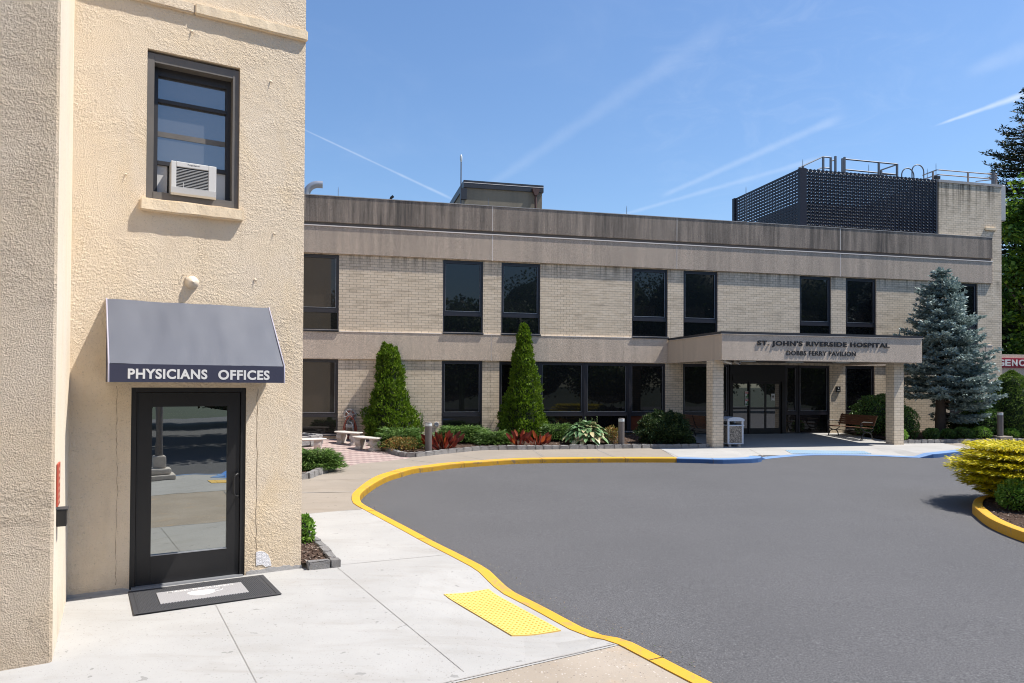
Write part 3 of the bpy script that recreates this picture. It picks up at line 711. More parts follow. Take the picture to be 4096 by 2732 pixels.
# ------------------------------------------------------------------ tactile panels
def tactile(label, c, mat, nu, nv, bars=False, zf=pz, th=.014, dmat=None):
    c = [np.array(p) for p in c]; root = T('tactile_panel', label, 'tactile paving', (*c[0], zf(*c[0])))
    o0 = np.array([*c[0], zf(*c[0])]); mb = MB(); K = 20; vs = []
    def P(u, v): return (c[0]*(1-u)+c[1]*u)*(1-v)+(c[3]*(1-u)+c[2]*u)*v
    for i in range(K+1):
        for j in range(K+1):
            p = P(i/K, j/K); vs.append((p[0]-o0[0], p[1]-o0[1], zf(*p)+th-o0[2]))
    mb.add(vs, [(i*(K+1)+j, (i+1)*(K+1)+j, (i+1)*(K+1)+j+1, i*(K+1)+j+1) for i in range(K) for j in range(K)])
    ed_ = [(i, 0) for i in range(K)]+[(K, j) for j in range(K)]+[(i, K) for i in range(K, 0, -1)]+[(0, j) for j in range(K, 0, -1)]
    rim = [vs[a*(K+1)+b] for a, b in ed_]; m_ = len(rim)
    mb.add(rim+[(x, y, z-.03) for x, y, z in rim], [(k, (k+1) % m_, (k+1) % m_+m_, k+m_) for k in range(m_)])
    mb.build('panel', mat, root)
    dm = MB()
    for i in range(nu):
        for j in range(nv):
            p = P((i+.5)/nu, (j+.5)/nv); z = zf(*p)+th-o0[2]
            if bars:
                q = P((i+.8)/nu, (j+.98)/nv); d_ = np.array([p[0], p[1]]); dm.tube([(p[0]-o0[0], p[1]-o0[1], z), (q[0]-o0[0], q[1]-o0[1], z)], .018, 6)
            else: dm.lathe([(.0125, z-.001), (.0115, z+.004), (.007, z+.0055), (.0005, z+.0056)], 8, (p[0]-o0[0], p[1]-o0[1], 0))
    d = dm.build('dome_pattern', dmat or mat, root); d['kind'] = 'stuff'; return root
tactile('yellow tactile panel with raised dots on the white pavement by the ramp', [gnd(1775, 2376, -.05), gnd(1955, 2359, -.09), gnd(2244, 2516, -.09), gnd(2047, 2534, -.05)], M['tact_yellow'], 11, 26, dmat=kerbmat('worn_yellow_dome', (.62, .33, .05), (.4, .25, .08), .3))
tactile('light blue tactile panel along the dropped kerb in front of the entrance', [gnd(3142, 1803, -.05), gnd(3168, 1817, -.112), gnd(3486, 1816.5, -.112), gnd(3454, 1802, -.05)], M['tact_blue'], 7, 30, True)
tactile('yellow tactile panel across the pavement, seen only as a reflection in the door glass', [lp(2.9, 9.6), lp(4.1, 9.6), lp(4.1, 10.2), lp(2.9, 10.2)], M['tact_yellow'], 4, 8)
rm = sheet('road_marking', [lp(3.2, 11.4), lp(6.5, 10.9), lp(7.5, 14), lp(4.0, 14)], rz_, kerbmat('blue_road_paint', (.06, .2, .55), (.2, .3, .5), .4), .6, .004)
# ------------------------------------------------------------------ cream stucco building (left)
LB = T('stucco_building', 'tall cream stucco building with a glass door and one upper window', 'building', (NL[0]*DL, NL[1]*DL, 0), AL)
DX0, DX1, DZ1 = .555, 1.78, 2.24
WX0, WX1, WZ0, WZ1 = .675, 1.672, 4.365, 6.07
mb = MB(); wall_holes(mb, -.2, 2.45, -.4, 13, [(DX0, DX1, -.4, DZ1), (WX0, WX1, WZ0, WZ1)], 0, .26)
mb.add([(2.45, 0, -.4), (2.45, 10, -.4), (2.45, 10, 13), (2.45, 0, 13)], [(0, 1, 2, 3)])
mb.add([(-.2, 10, -.4), (2.45, 10, -.4), (2.45, 10, 13), (-.2, 10, 13)], [(0, 1, 2, 3)])
mb.add([(-.2, 0, 13), (2.45, 0, 13), (2.45, 10, 13), (-.2, 10, 13)], [(0, 1, 2, 3)])
mb.build('wall', M['stucco'], LB)
mb = MB(); mb.prism([(-6, -1.93), (-.15, -1.93), (-.127, -1.907), (-.127, 10), (-6, 10)], 'z', -.4, 13); wg = mb.build('projecting_wing', M['stucco_rough'], LB); mb = MB(); mb.prism([(-.1268, -1.905), (-.035, -.001), (-.035, 9.9), (-.1268, 9.9)], 'z', -.4, 12.95); mb.build('return_wall', M['stucco_sunlit'], wg)
# irregular string course, window sill
def rough_bar(name, x0, x1, z0, z1, proj, mat, seed, parent, amp=.006):
    r = random.Random(seed); bm = bmesh.new(); bmesh.ops.create_cube(bm, size=1.)
    for v in bm.verts: v.co = Vector((x0+(v.co.x+.5)*(x1-x0), -proj+(v.co.y+.5)*(proj+.02), z0+(v.co.z+.5)*(z1-z0)))
    bmesh.ops.bevel(bm, geom=list(bm.edges), offset=.012, segments=2, affect='EDGES')
    es = [e for e in bm.edges if abs(e.verts[0].co.x-e.verts[1].co.x) > .3]
    bmesh.ops.subdivide_edges(bm, edges=es, cuts=24, use_grid_fill=True)
    for v in bm.verts: v.co += Vector((0, amp*noise.noise(v.co*9+Vector((seed, 0, 0))), amp*noise.noise(v.co*7+Vector((0, seed, 0)))))
    m_ = MB(); m_.bm(bm); return m_.build(name, mat, parent)
rough_bar('string_course', -.13, 1.155, 6.575, 6.695, .05, M['stucco'], 2, LB)
rough_bar('string_course', 1.16, 2.465, 6.575, 6.70, .055, M['stone'], 4, LB)
# upper window
wi = MB()
wi.box(WX0, WX0+.075, .03, .22, WZ0, WZ1-.03); wi.box(WX1-.075, WX1, .03, .22, WZ0, WZ1-.03)
wi.box(WX0+.076, WX1-.076, .033, .22, WZ1-.13, WZ1-.03); wi.box(WX0+.076, WX1-.076, .025, .22, WZ0, WZ0+.10)
wo_ = wi.build('window', M['winframe'], LB)
sd = MB(); a0, a1 = WX0+.076, WX1-.076; zb, zt = WZ0+.101, WZ1-.131
zm, zl = ls(640, 395, -.1)[1], WZ0+.47
sd.box(a0, a0+.05, .16, .25, zb, zt); sd.box(a1-.05, a1, .16, .25, zb, zt); sd.box(a0+.051, a1-.051, .163, .25, zt-.09, zt); sd.box(a0+.051, a1-.051, .155, .25, zm-.02, zm+.02)
sd.box(a0+.051, a1-.051, .158, .25, zl-.02, zl+.025)
sd.build('sash', M['winframe_dark'], wo_)
zr_ = ls(640, 536, -.19)[1]; MB().box(a0+.052, a1-.052, .192, .1995, zr_-.03, zr_+.03).build('meeting_rail', M['winframe'], wo_)
for n_, z0_, z1_, y_ in (('pane', zm+.021, zt-.091, .215), ('pane', zl+.026, zm-.021, .20)):
    MB().box(a0+.052, a1-.052, y_, y_+.008, z0_, z1_).build(n_, M['glass_sky'], wo_)
MB().box(a0+.051, .91, .19, .205, zb, zl-.021).build('filler_panel', M['white_plastic'], wo_)
MB().box(1.405, a1-.051, .19, .205, zb, zl-.021).build('filler_panel', M['white_plastic'], wo_)
MB().box(a0+.05, a1-.05, .27, .28, zl, zm).build('roller_blind', M['unit'], wo_)
rough_bar('sill', .615, 1.715, 4.225, WZ0, .075, M['stone'], 6, wo_)
# door
dr = MB(); dr.box(DX0, DX0+.055, .02, .13, -.03, DZ1); dr.box(DX1-.055, DX1, .02, .13, -.03, DZ1); dr.box(DX0+.056, DX1-.056, .022, .13, DZ1-.055, DZ1)
do = dr.build('door', M['black'], LB)
le = MB(); x0, x1, z0, z1 = DX0+.06, DX1-.06, .015, DZ1-.06; g0, g1, h0, h1 = .77, 1.58, .335, 2.02
le.box(x0, g0, .05, .10, z0, z1); le.box(g1, x1, .05, .10, z0, z1); le.box(g0+.0005, g1-.0005, .0485, .10, h1, z1); le.box(g0+.0005, g1-.0005, .0485, .10, z0, h0)
le.box(x0, x0+.012, .04, .05, z0, z1); le.box(1.13, 1.17, .043, .05, 2.06, 2.13)
le.build('leaf', M['black'], do)
MB().box(g0, g1, .075, .082, h0, h1).build('pane', M['glass_door'], do)
bd_ = MB(); bd_.box(g0, g1, .045, .075, h0-.004, h0+.006); bd_.build('glazing_bead', M['alu'], do)
hd = MB(); hx = 1.665
hd.tube([(hx+.03, .05, 1.215), (hx+.03, .0, 1.215), (hx+.015, -.022, 1.213), (hx-.01, -.03, 1.20), (hx-.02, -.03, 1.17), (hx-.02, -.03, 1.0), (hx-.01, -.03, .965), (hx+.015, -.022, .953), (hx+.03, 0, .95), (hx+.03, .05, .95)], .0115, 8)
hd.build('handle', M['iron'], do)
MB().box(DX0+.02, DX1-.02, -.03, .06, -.03, .012).build('threshold', M['alu'], do)
# flaws of the wall
def strip(name, pts, w, mat, seed=1):
    r = random.Random(seed); mb = MB(); P = []
    for a, b in zip(pts[:-1], pts[1:]):
        k = max(2, int(math.dist(a, b)/.05))
        for i in range(k): P.append((a[0]+(b[0]-a[0])*i/k+r.uniform(-.007, .007), a[1]+(b[1]-a[1])*i/k))
    P.append(pts[-1])
    for p in P: wv = w*r.uniform(.3, 1.3); mb.v += [(p[0]-wv/2, -.0025, p[1]), (p[0]+wv/2, -.0025, p[1])]
    for i in range(len(P)-1): mb.f.append([2*i, 2*i+1, 2*i+3, 2*i+2]); mb.m.append(0); mb.sm.append(False)
    return mb.build(name, mat, LB)
strip('crack', [ls(468, 1545), ls(466, 1760), ls(470, 1950), ls(464, 2150), ls(462, 2340)], .004, M['crack'], 1)
strip('crack', [ls(1030, 1555), ls(1027, 1760), ls(1028, 1900), ls(1025, 2050), ls(1024, 2215)], .006, M['crack'], 2)
def outline_patch(name, px, mat, th, seed):
    P = [ls(*p) for p in px]; mb = MB(); mb.prism(P, 'y', -th, .0, 0); return mb.build(name, mat, LB)
outline_patch('bare_plaster_patch', [(1024, 2262), (1024, 2208), (1040, 2204), (1058, 2207), (1072, 2218), (1080, 2236), (1086, 2262), (1062, 2268), (1050, 2258)], M['bare'], .005, 1)
for k, (px, py, w_) in enumerate(((1097, 937, 12), (1022, 1122, 15), (505, 700, 10), (770, 130, 16), (1085, 330, 14), (735, 1100, 8))):
    mb = MB(); r = random.Random(k); s_, z_ = ls(px, py); w_ = w_/340
    mb.add([(s_-w_*.5, -.003, z_+w_*.4), (s_+w_*.1, -.003, z_+w_*.7), (s_+w_*.3, -.035, z_-w_*.1), (s_-w_*.1, -.02, z_-w_*.6)], [(0, 1, 2, 3)])
    mb.add([(s_-w_*.5, -.004, z_+w_*.41), (s_+w_*.1, -.004, z_+w_*.71), (s_+w_*.3, -.036, z_-w_*.09), (s_-w_*.1, -.021, z_-w_*.59)], [(0, 1, 2, 3)])
    mb.build('paint_flake', M['peel'], LB)
fb = MB(); n_ = 40; P = []
for i in range(n_+1):
    s_ = 1.80+(2.46-1.80)*i/n_; P.append((s_, .05+.035*noise.noise(Vector((s_*6, 3, 0)))+.02*noise.noise(Vector((s_*19, 1, 0)))))
fb.prism([(1.80, -.1)]+P+[(2.46, -.1)], 'y', -.006, 0); P = []
for i in range(n_+1):
    s_ = -.03+(DX0+.03)*i/n_; P.append((s_, .02+.02*noise.noise(Vector((s_*6, 8, 0)))))
fb.build('footing', M['grey_cement'], LB); fb = MB(); fb.prism([(-.03, -.1)]+P+[(DX0, -.1)], 'y', -.006, 0)
fb.build('footing', M['grey_cement'], LB)
# awning
aw = T('awning', 'navy canvas awning lettered PHYSICIANS OFFICES over the glass door', 'awning', (LB.location.x+UL[0]*.30, LB.location.y+UL[1]*.30, 2.30), AL)
AWW, AD, AH1, AH0 = 1.73, .80, .91, .185
nsx = 36
def awv(i, j, off=0.):
    u = i/nsx; v = j/12; x = u*AWW
    sag = -.014*math.sin(math.pi*v)*(.5+.5*abs(math.sin(math.pi*u*3)))+.009*noise.noise(Vector((x*3, v*1.5, 0)))+.004*noise.noise(Vector((x*11, v*4, 2)))
    return (x, -.012-(AD-.012)*v, AH1+(AH0-AH1)*v+sag+off)
mb = MB(); vs = [awv(i, j) for i in range(nsx+1) for j in range(13)]+[awv(i, j, -.006) for i in range(nsx+1) for j in range(13)]
o_ = (nsx+1)*13
fs = [(i*13+j, (i+1)*13+j, (i+1)*13+j+1, i*13+j+1) for i in range(nsx) for j in range(12)]
fs += [tuple(o_+q for q in f[::-1]) for f in fs]
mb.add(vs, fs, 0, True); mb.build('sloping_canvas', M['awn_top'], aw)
mb = MB(); mb.box(0, AWW, -AD-.004, -AD+.004, 0, AH0)
mb.build('valance', M['awn_val'], aw)
for x in (.002, AWW-.008):
    mb = MB(); mb.prism([(-.012, AH1-.01), (-AD+.006, AH0-.01), (-AD+.006, .0), (-.012, .0)], 'x', x, x+.006); mb.build('side_panel', M['awn_val'], aw)
for x in (0., AWW):
    mb = MB(); mb.tube([(x, -.01, AH1+.004), (x, -AD, AH0+.004), (x, -AD-.003, .0)], .009, 6); mb.build('piping', plain('pale_piping', (.32, .30, .36), .5, .1), aw)
def vx(px, py): s_, z_ = ls(px, py, .81); return s_-.30, z_-2.30
a_, b_ = vx(511, 1515), vx(830, 1478); c_, d_ = vx(873, 1519), vx(1079, 1482)
text('lettering', 'PHYSICIANS', a_[0], b_[0], a_[1], b_[1], -AD-.0045, M['lettering_white'], aw, .002, .035, space=1.08)
text('lettering', 'OFFICES', c_[0], d_[0], c_[1], d_[1], -AD-.0045, M['lettering_white'], aw, .002, .035, space=1.08)
# window air conditioner
ac = T('air_conditioner', 'white window air conditioner in the upper window of the cream stucco wall', 'air conditioner', (LB.location.x+UL[0]*.90, LB.location.y+UL[1]*.90, WZ0+.085), AL)
ac.location += Vector(NL*.255)
q0, q1 = ls(685, 645, .03), ls(866, 668, .03); zt_ = ls(685, 641, .03)[1]-WZ0-.085; wA = q1[0]-q0[0]; x_ = q0[0]-.90
mb = MB(); mb.bbox(x_, x_+wA, -.265, -.02, 0.02, zt_, .012); mb.build('body', M['white_plastic'], ac)
mb = MB(); mb.bbox(x_, x_+.055, -.285, -.262, .07, zt_, .006); mb.bbox(x_+wA-.085, x_+wA, -.285, -.262, .07, zt_, .006); mb.bbox(x_+.056, x_+wA-.086, -.286, -.262, zt_-.06, zt_, .006)
mb.prism([(-.255, .0), (-.262, .085), (-.292, .085), (-.285, .02)], 'x', x_, x_+wA); mb.build('trim', M['white_plastic'], ac)
mb = MB(); mb.box(x_+.05, x_+wA-.08, -.268, -.262, .08, zt_-.055); mb.build('coil', M['black'], ac)
mb = MB()
for k in range(13): zz = .092+k*(zt_-.165)/12.5; mb.tube([(x_+.05, -.28, zz), (x_+wA-.08, -.28, zz)], .0024, 5)
mb.tube([(x_+.13, -.279, .085), (x_+.13, -.279, .15)], .004, 5)
mb.build('grille', plain('grille_wire', (.5, .5, .5), .4, .1), ac)
text('lettering', 'Frigidaire', x_+wA*.36, x_+wA*.62, zt_-.036, zt_-.018, -.2862, M['letter'], ac, .001)
# dome fixture, red sign, black box
s_, z_ = ls(768, 1130)
fx = T('wall_fixture', 'small round fixture painted cream on the wall above the awning', 'wall light', (LB.location.x+UL[0]*s_, LB.location.y+UL[1]*s_, z_), AL)
MB().lathe([(.075, 0), (.075, .012), (.06, .03), (.055, .05), (.03, .065), (.012, .07), (.012, .085), (.001, .086)], 20, (0, 0, 0), 0, 'y').build('dome', M['fixture'], fx)
MB().box(-.07, -.045, -.014, 0, .035, .055).box(.045, .07, -.014, 0, .035, .055).build('bracket', M['fixture'], fx)
# on the return of the wing (plane x = -.13)
def ret(px, py):
    q = ray(px, py); k = (-.13+.0)/(q@UL); q = q*k; return DL-q@NL, q[2]+EYE
ra, rb = ret(221, 1895), ret(233, 2010)
yo = -np.mean([ra[0], rb[0]])
rsn = T('red_sign', 'narrow red sign with pale lettering on the side of the stucco wing', 'sign', (LB.location.x+UL[0]*-.11+NL[0]*-1.62, LB.location.y+UL[1]*-.11+NL[1]*-1.62, 1.22), AL-.047)
zc = 1.0
MB().bbox(0, .014, -.12, .12, 0, .37, .004).build('plate', plain('faded_red_plate', (.42, .075, .045), .5, .1), rsn)
mbx = MB()
for k in range(6): mbx.box(.0145, .0155, -.09, .09-.04*(k % 3), .03+k*.055, .055+k*.055)
mbx.build('faded_lettering', plain('faded_orange', (.55, .30, .20), .6, .2), rsn)
bx = T('wall_box', 'black metal box mounted low on the side of the stucco wing', 'box', (LB.location.x+UL[0]*-.11+NL[0]*-1.6, LB.location.y+UL[1]*-.11+NL[1]*-1.6, 1.04), AL-.047)
MB().bbox(0, .075, -.08, .08, 0, .145, .006).build('case', M['black'], bx)
MB().prism([(-.004, .146), (-.004, .152), (.083, .152), (.083, .135), (.078, .135), (.078, .146)], 'y', -.084, .084).build('lid', M['rubber'], bx)
# door mat
mt = [np.array(gnd(*p)) for p in ((520.7, 2364.7), (1066.7, 2301.6), (1121.4, 2390.8), (525.8, 2470))]
mc = lp(1.26, .53); mz = pz(*mc)
mat_ = T('door_mat', 'black rubber door mat with a pale printed panel in front of the glass door', 'door mat', (mc[0], mc[1], mz), AL)
MW, MD = 1.44, .92
mm = MB(); mm.bbox(-MW/2, MW/2, -MD/2, MD/2, .004, .012, .003); mm.build('base', M['rubber'], mat_)
mm = MB()
for a0_, a1_, b0_, b1_ in ((-MW/2+.045, -MW/2+.052, -MD/2+.04, MD/2-.04), (MW/2-.052, MW/2-.045, -MD/2+.04, MD/2-.04)): mm.box(a0_, a1_, b0_, b1_, .012, .0155)
ny_, nx_ = 34, 56
for i in range(nx_):
    for j in range(ny_):
        x = -MW/2+.07+(i+.5*(j % 2))*(MW-.15)/nx_; y = -MD/2+.06+j*(MD-.12)/ny_
        mm.add([(x-.008, y, .0121), (x, y-.008, .0121), (x+.008, y, .0121), (x, y+.008, .0121), (x, y, .0185)], [(0, 1, 4), (1, 2, 4), (2, 3, 4), (3, 0, 4)], 0)
mm.build('rubber_stud', M['rubber'], mat_)['kind'] = 'stuff'
pm_, n = newmat('printed_panel'); v = objc(n)
sx_ = n('ShaderNodeSeparateXYZ', i0=v)
ck = n('ShaderNodeTexChecker', i0=n.vscale(v, (1, 1, 0)), in_Scale=70.); ck.inputs[1].default_value = (.40, .385, .385, 1); ck.inputs[2].default_value = (.17, .165, .165, 1)
out(n, prin(n, ck.outputs[0], .8, None, 0, .2))
mm = MB(); mm.box(-.46, .42, -.24, .22, .012, .0192); mm.build('printed_panel', pm_, mat_)
pale = plain('pale_print', (.52, .50, .48), .8, .1, 30)
text('lettering', 'MASK REQUIRED', -.36, .33, .135, .20, .0193, pale, mat_, .0006, .02, True)
mk_ = [(-.17, .055), (-.12, .085), (-.03, .095), (.06, .085), (.10, .06), (.11, .0), (.09, -.06), (.03, -.105), (-.03, -.115), (-.09, -.10), (-.14, -.06), (-.17, .0)]
mm = MB(); mm.prism(mk_, 'z', .0193, .0199); mm.tube([(.10, .04, .0195), (.17, .09, .0195), (.20, .07, .0195), (.18, .0, .0195), (.10, -.04, .0195)], .004, 5)
mm.build('printed_mask', pale, mat_)
# ------------------------------------------------------------------ hospital building
HB = T('hospital_building', 'long two storey hospital of buff brick with grey concrete bands and entrance canopy', 'building', (NH[0]*DH, NH[1]*DH, 0), AH)
SXL, SXR = -10.0, 27.27
W2 = [(-1.45, .0), (3.59, 5.04), (5.71, 7.17), (10.76, 12.22), (12.87, 14.32), (17.93, 19.38), (20.06, 21.51), (25.11, 26.56)]
G1 = [(-1.45, .0), (3.57, 5.03), (5.65, 12.14), (12.86, 19.32), (20.04, 21.43), (25.11, 26.56)]
UZ0, UZ1, LZ0, LZ1 = 4.075, 6.70, .52, 3.12
holes = [(a, b, UZ0, UZ1) for a, b in W2]+[(a, b, (.36 if 12 < a < 13 else LZ0), LZ1) for a, b in G1]
mb = MB(); wall_holes(mb, SXL, SXR, -.2, 8.6, holes, 0, .16)
mb.build('wall', M['brick'], HB)
mb = MB(); mb.add([(SXR, .02, -.2), (27.83, .02, -.2), (27.83, .02, 10.93), (24.6, .02, 10.93), (24.6, .02, 8.5), (SXR, .02, 8.5)], [(0, 1, 2, 3, 4, 5)])
mb.box(24.6, 27.83, .021, 6.0, 8.3, 10.93); mb.box(27.2, 27.83, .021, 14, -.2, 10.9)
mb.build('stair_tower', M['brick'], HB)
MB().box(24.58, 27.87, -.01, 6.03, 10.932, 11.04).build('coping', M['grey_cement'], HB)
MB().box(SXL, 27.2, .17, 15, 8.15, 8.35).build('roof', M['roof'], HB)
jn = [SXL, -1.83, 5.36, 12.56, 19.75, SXR]
def band(name, z0, z1, proj, mat, joints, skip=None):
    mb = MB()
    for a, b in zip(joints[:-1], joints[1:]): mb.bbox(a+.008, b-.008, -proj, .12, z0, z1, .012)
    return mb.build(name, mat, HB)
band('lower_concrete_band', 3.13, 4.06, .048, M['precast_low'], [SXL, -1.83, 5.36, 12.22])
band('lower_concrete_band', 3.13, 4.06, .048, M['precast_low'], [20.0, 26.9, SXR])
band('upper_concrete_band', 6.73, 7.655, .068, M['precast_mid'], jn)
band('parapet', 7.80, 8.69, .068, M['precast_top'], jn)
MB().box(SXL, SXR-.02, -.012, .12, 7.655, 7.80).build('shadow_groove', plain('shaded_groove', (.10, .092, .088), .9, .3, 3), HB)  # shade inside the recess is put into this darker colour
fl = MB(); fl.box(SXL, SXR, -.088, -.013, 7.656, 7.690); 
prev = SXL
for a, b in W2[:4]: fl.box(prev, a, -.058, .0, 4.062, 4.082); prev = b
fl.box(W2[6][1], W2[7][0], -.058, 0, 4.062, 4.082); fl.box(W2[7][1], SXR, -.058, 0, 4.062, 4.082)
fl.build('flashing', M['caulk'], HB)
for x in (5.36, 12.56, 19.75): MB().box(x-.009, x+.009, -.071, -.04, 7.80, 8.69).build('joint_caulk', M['caulk'], HB); MB().box(x-.009, x+.009, -.071, -.04, 6.73, 7.655).build('joint_caulk', M['caulk'], HB)
MB().box(5.352, 5.368, -.0505, -.03, 3.13, 4.06).build('joint_caulk', M['caulk'], HB)
MB().box(SXL, 27.1, 14.9, 15, -.2, 8.3).box(SXL, SXL+.1, .17, 14.9, -.2, 8.3).build('rear_wall', M['brick_clean'], HB)
MB().box(SXL+.2, 27, .6, .7, -.2, 8.1).build('inner_partition', M['black'], HB)
cp_ = MB(); cp_.box(SXL, SXR+.01, -.08, .26, 8.69, 8.715); cp_.build('parapet_coping', M['grey_cement'], HB)
def hwin(x0, x1, z0, z1, zs0, zs1, gl, sill=True, y=.05, label=None, low=None, panes=None, drop=0.):
    f = MB(); w = .055; zt = z1-drop
    f.box(x0, x0+w, y, y+.10, z0, zt); f.box(x1-w, x1, y, y+.10, z0, zt); f.box(x0+w+.0005, x1-w-.0005, y+.002, y+.10, zt-w, zt); f.box(x0+w+.0005, x1-w-.0005, y+.002, y+.10, z0, z0+.035)
    f.box(x0+w+.0005, x1-w-.0005, y-.012, y+.10, zs0, zs1)
    # inner casement of the upper light
    a, b, c, d = x0+w+.003, x1-w-.003, zs1+.003, zt-w-.003
    f.box(a, a+.05, y+.02, y+.09, c, d); f.box(b-.05, b, y+.02, y+.09, c, d); f.box(a+.0505, b-.0505, y+.021, y+.09, d-.05, d); f.box(a+.0505, b-.0505, y+.021, y+.09, c, c+.05)
    o = f.build('window', M['dark_metal'], HB)
    if label: o['label'] = label
    bead = MB(); bead.box(a+.045, b-.045, y+.012, y+.02, c+.042, c+.054); bead.box(b-.054, b-.046, y+.014, y+.02, c+.055, d-.05); bead.box(a+.046, a+.052, y+.014, y+.02, c+.055, d-.05)
    bead.build('glazing_bead', M['alu'], o)
    MB().box(a+.045, b-.045, y+.06, y+.068, c+.045, d-.045).build('pane', gl, o)
    MB().box(x0+w+.001, x1-w-.001, y+.05, y+.058, z0+.036, zs0-.001).build('pane', low or M['glass'], o)
    if sill:
        s_ = MB(); s_.box(x0-.01, x1+.01, -.085, y+.05, z0-.055, z0-.008); s_.build('sill', M['cap'], o)
        MB().box(x0-.01, x1+.01, -.088, -.07, z0-.0079, z0).build('sill_edge', M['caulk'], o)
    return o
for k, (a, b) in enumerate(W2): hwin(a, b, UZ0+.05, UZ1, 4.72, 4.845, M['glass_blind'] if k == 0 else M['glass'], True)
hwin(-1.45, .0, LZ0+.03, LZ1, 1.14, 1.25, M['glass_blind'], True)
hwin(3.57, 5.03, LZ0+.03, LZ1, 1.14, 1.25, M['glass'], True)
mu = [5.65, 7.155, 8.91, 10.67, 12.14]
tan_ = glass('brown_spandrel_panel', (.12, .035, .018), .0)
for k in range(4): hwin(mu[k]+(.02 if k else 0), mu[k+1]-(.02 if k < 3 else 0), LZ0+.03, LZ1, 1.13, 1.25, M['glass'], True, low=tan_ if k == 3 else None)
mb = MB()
for x in mu[1:-1]: mb.box(x-.019, x+.019, .03, .14, LZ0+.03, LZ1-.03)
mb.build('mullion', M['dark_metal'], HB)
hwin(12.86, 14.85, .40, LZ1, 1.14, 1.25, M['glass'], False)
hwin(17.30, 17.88, .40, LZ1, 1.14, 1.25, M['glass'], False)
hwin(17.92, 19.32, .40, LZ1, 1.14, 1.25, M['glass'], False)
hwin(20.04, 21.43, LZ0+.03, LZ1, 1.14, 1.25, M['glass'], True)
hwin(25.11, 26.56, LZ0+.03, LZ1, 1.14, 1.25, M['glass'], True)
# sliding entrance door
sdm = MB(); X0, X1 = 14.87, 17.28
sdm.box(X0, X0+.09, .02, .14, .36, LZ1); sdm.box(X1-.12, X1, .02, .14, .36, LZ1); sdm.box(X0+.0905, X1-.1205, .018, .14, 2.45, LZ1); sdm.box(X0+.0905, X1-.1205, -.01, .02, 2.47, 2.72)
SD = sdm.build('sliding_door', M['black'], HB)
lw = [(14.965, 15.74), (15.70, 16.47), (16.43, 17.155)]
for k, (a, b) in enumerate(lw):
    f = MB(); y = (.09, .05, .09)[k]; zz = [(.37, .62), (1.36, 1.44), (2.37, 2.449)]
    f.box(a, a+.075, y, y+.035, .37, 2.449); f.box(b-.075, b, y, y+.035, .37, 2.449)
    for c, d in zz: f.box(a+.0755, b-.0755, y-.001, y+.035, c, d)
    o = f.build('door_leaf', M['black'], SD)
    p_ = MB(); p_.box(a+.076, b-.076, y+.015, y+.021, .621, 1.359).box(a+.076, b-.076, y+.015, y+.021, 1.441, 2.369); p_.build('pane', M['glass_entry'], SD)
# stickers on the door leaf
stk = plain('white_sticker', (.70, .70, .68), .6, .05); stg = plain('green_print', (.06, .16, .07), .6, .1); strd = plain('red_print', (.5, .03, .03), .6, .1)
def sticker(px0, py0, px1, py1, y, kind):
    a, b = hs(px0, py1, -y), hs(px1, py0, -y); x0, z0, x1, z1 = a[0], a[1], b[0], b[1]; h = z1-z0; w = x1-x0
    o = MB().box(x0, x1, y-.004, y, z0, z1).build('sticker', stk, SD)
    if kind == 'stop':
        MB().box(x0+w*.08, x1-w*.08, y-.0052, y-.0042, z0+h*.08, z0+h*.30).build('print', stg, SD)
        MB().box(x0+w*.08, x1-w*.08, y-.0052, y-.0042, z0+h*.66, z0+h*.92).build('print', strd, SD)
        text('lettering', 'STOP', x0+w*.14, x1-w*.14, z0+h*.70, z0+h*.88, y-.0053, stk, SD, .0006, .02)
        MB().lathe([(w*.22, 0), (w*.22, .001), (.0005, .0012)], 16, (x0+w*.6, y-.0042, z0+h*.48), 0, 'y').build('print', stg, SD)
    else:
        c = ((x0+x1)/2, z0+h*.55)
        MB().prism([(c[0], c[1]+h*.3), (c[0]+w*.33, c[1]), (c[0]+w*.14, c[1]), (c[0]+w*.14, c[1]-h*.22), (c[0]-w*.14, c[1]-h*.22), (c[0]-w*.14, c[1]), (c[0]-w*.33, c[1])], 'y', y-.0055, y-.0042).build('print', M['letter'], SD)
sticker(2980, 1565, 3000, 1593, .085, 'stop'); sticker(2980, 1595, 3000, 1622, .085, 'stop'); sticker(3085, 1575, 3099, 1602, .085, 'up')
# canopy
CN = T('entrance_canopy', None, None, (0, 0, 0)); CN.parent = HB
CX0, CX1, CO = 12.22, 20.0, 4.05
mb = MB(); mb.bbox(CX0, CX1, -CO, -CO+.16, 3.13, 3.99, .012); mb.bbox(CX0, CX0+.16, -CO+.161, -.0, 3.13, 3.99, .006); mb.bbox(CX1-.16, CX1, -CO+.161, 0, 3.13, 3.99, .006)
mb.build('fascia', M['precast_low'], CN)
mb = MB(); mb.box(CX0-.03, CX1+.03, -CO-.026, -.07, 3.992, 4.075); mb.build('roof_cap', M['cap'], CN)
mb = MB(); mb.box(CX0-.032, CX1+.032, -CO-.029, -.2, 3.982, 3.9915); mb.build('drip_edge', M['caulk'], CN)
mb = MB(); mb.box(CX0+.161, CX1-.161, -CO+.161, -.03, 3.20, 3.28); mb.build('soffit', M['soffit'], CN)
for s_, o_, lab in ((12.165, 3.55, None), (19.28, 3.55, None)):
    mb = MB(); mb.box(s_, s_+.40, -o_, -o_+.42, -.2, 3.128); mb.build('column', M['brick_clean'], CN)
for s_ in (14.6, 16.6, 18.6):
    for o_ in (3.0, 1.6):
        MB().box(s_-.3, s_+.3, -o_-.12, -o_+.12, 3.17, 3.199).build('ceiling_light', M['lens'], CN)
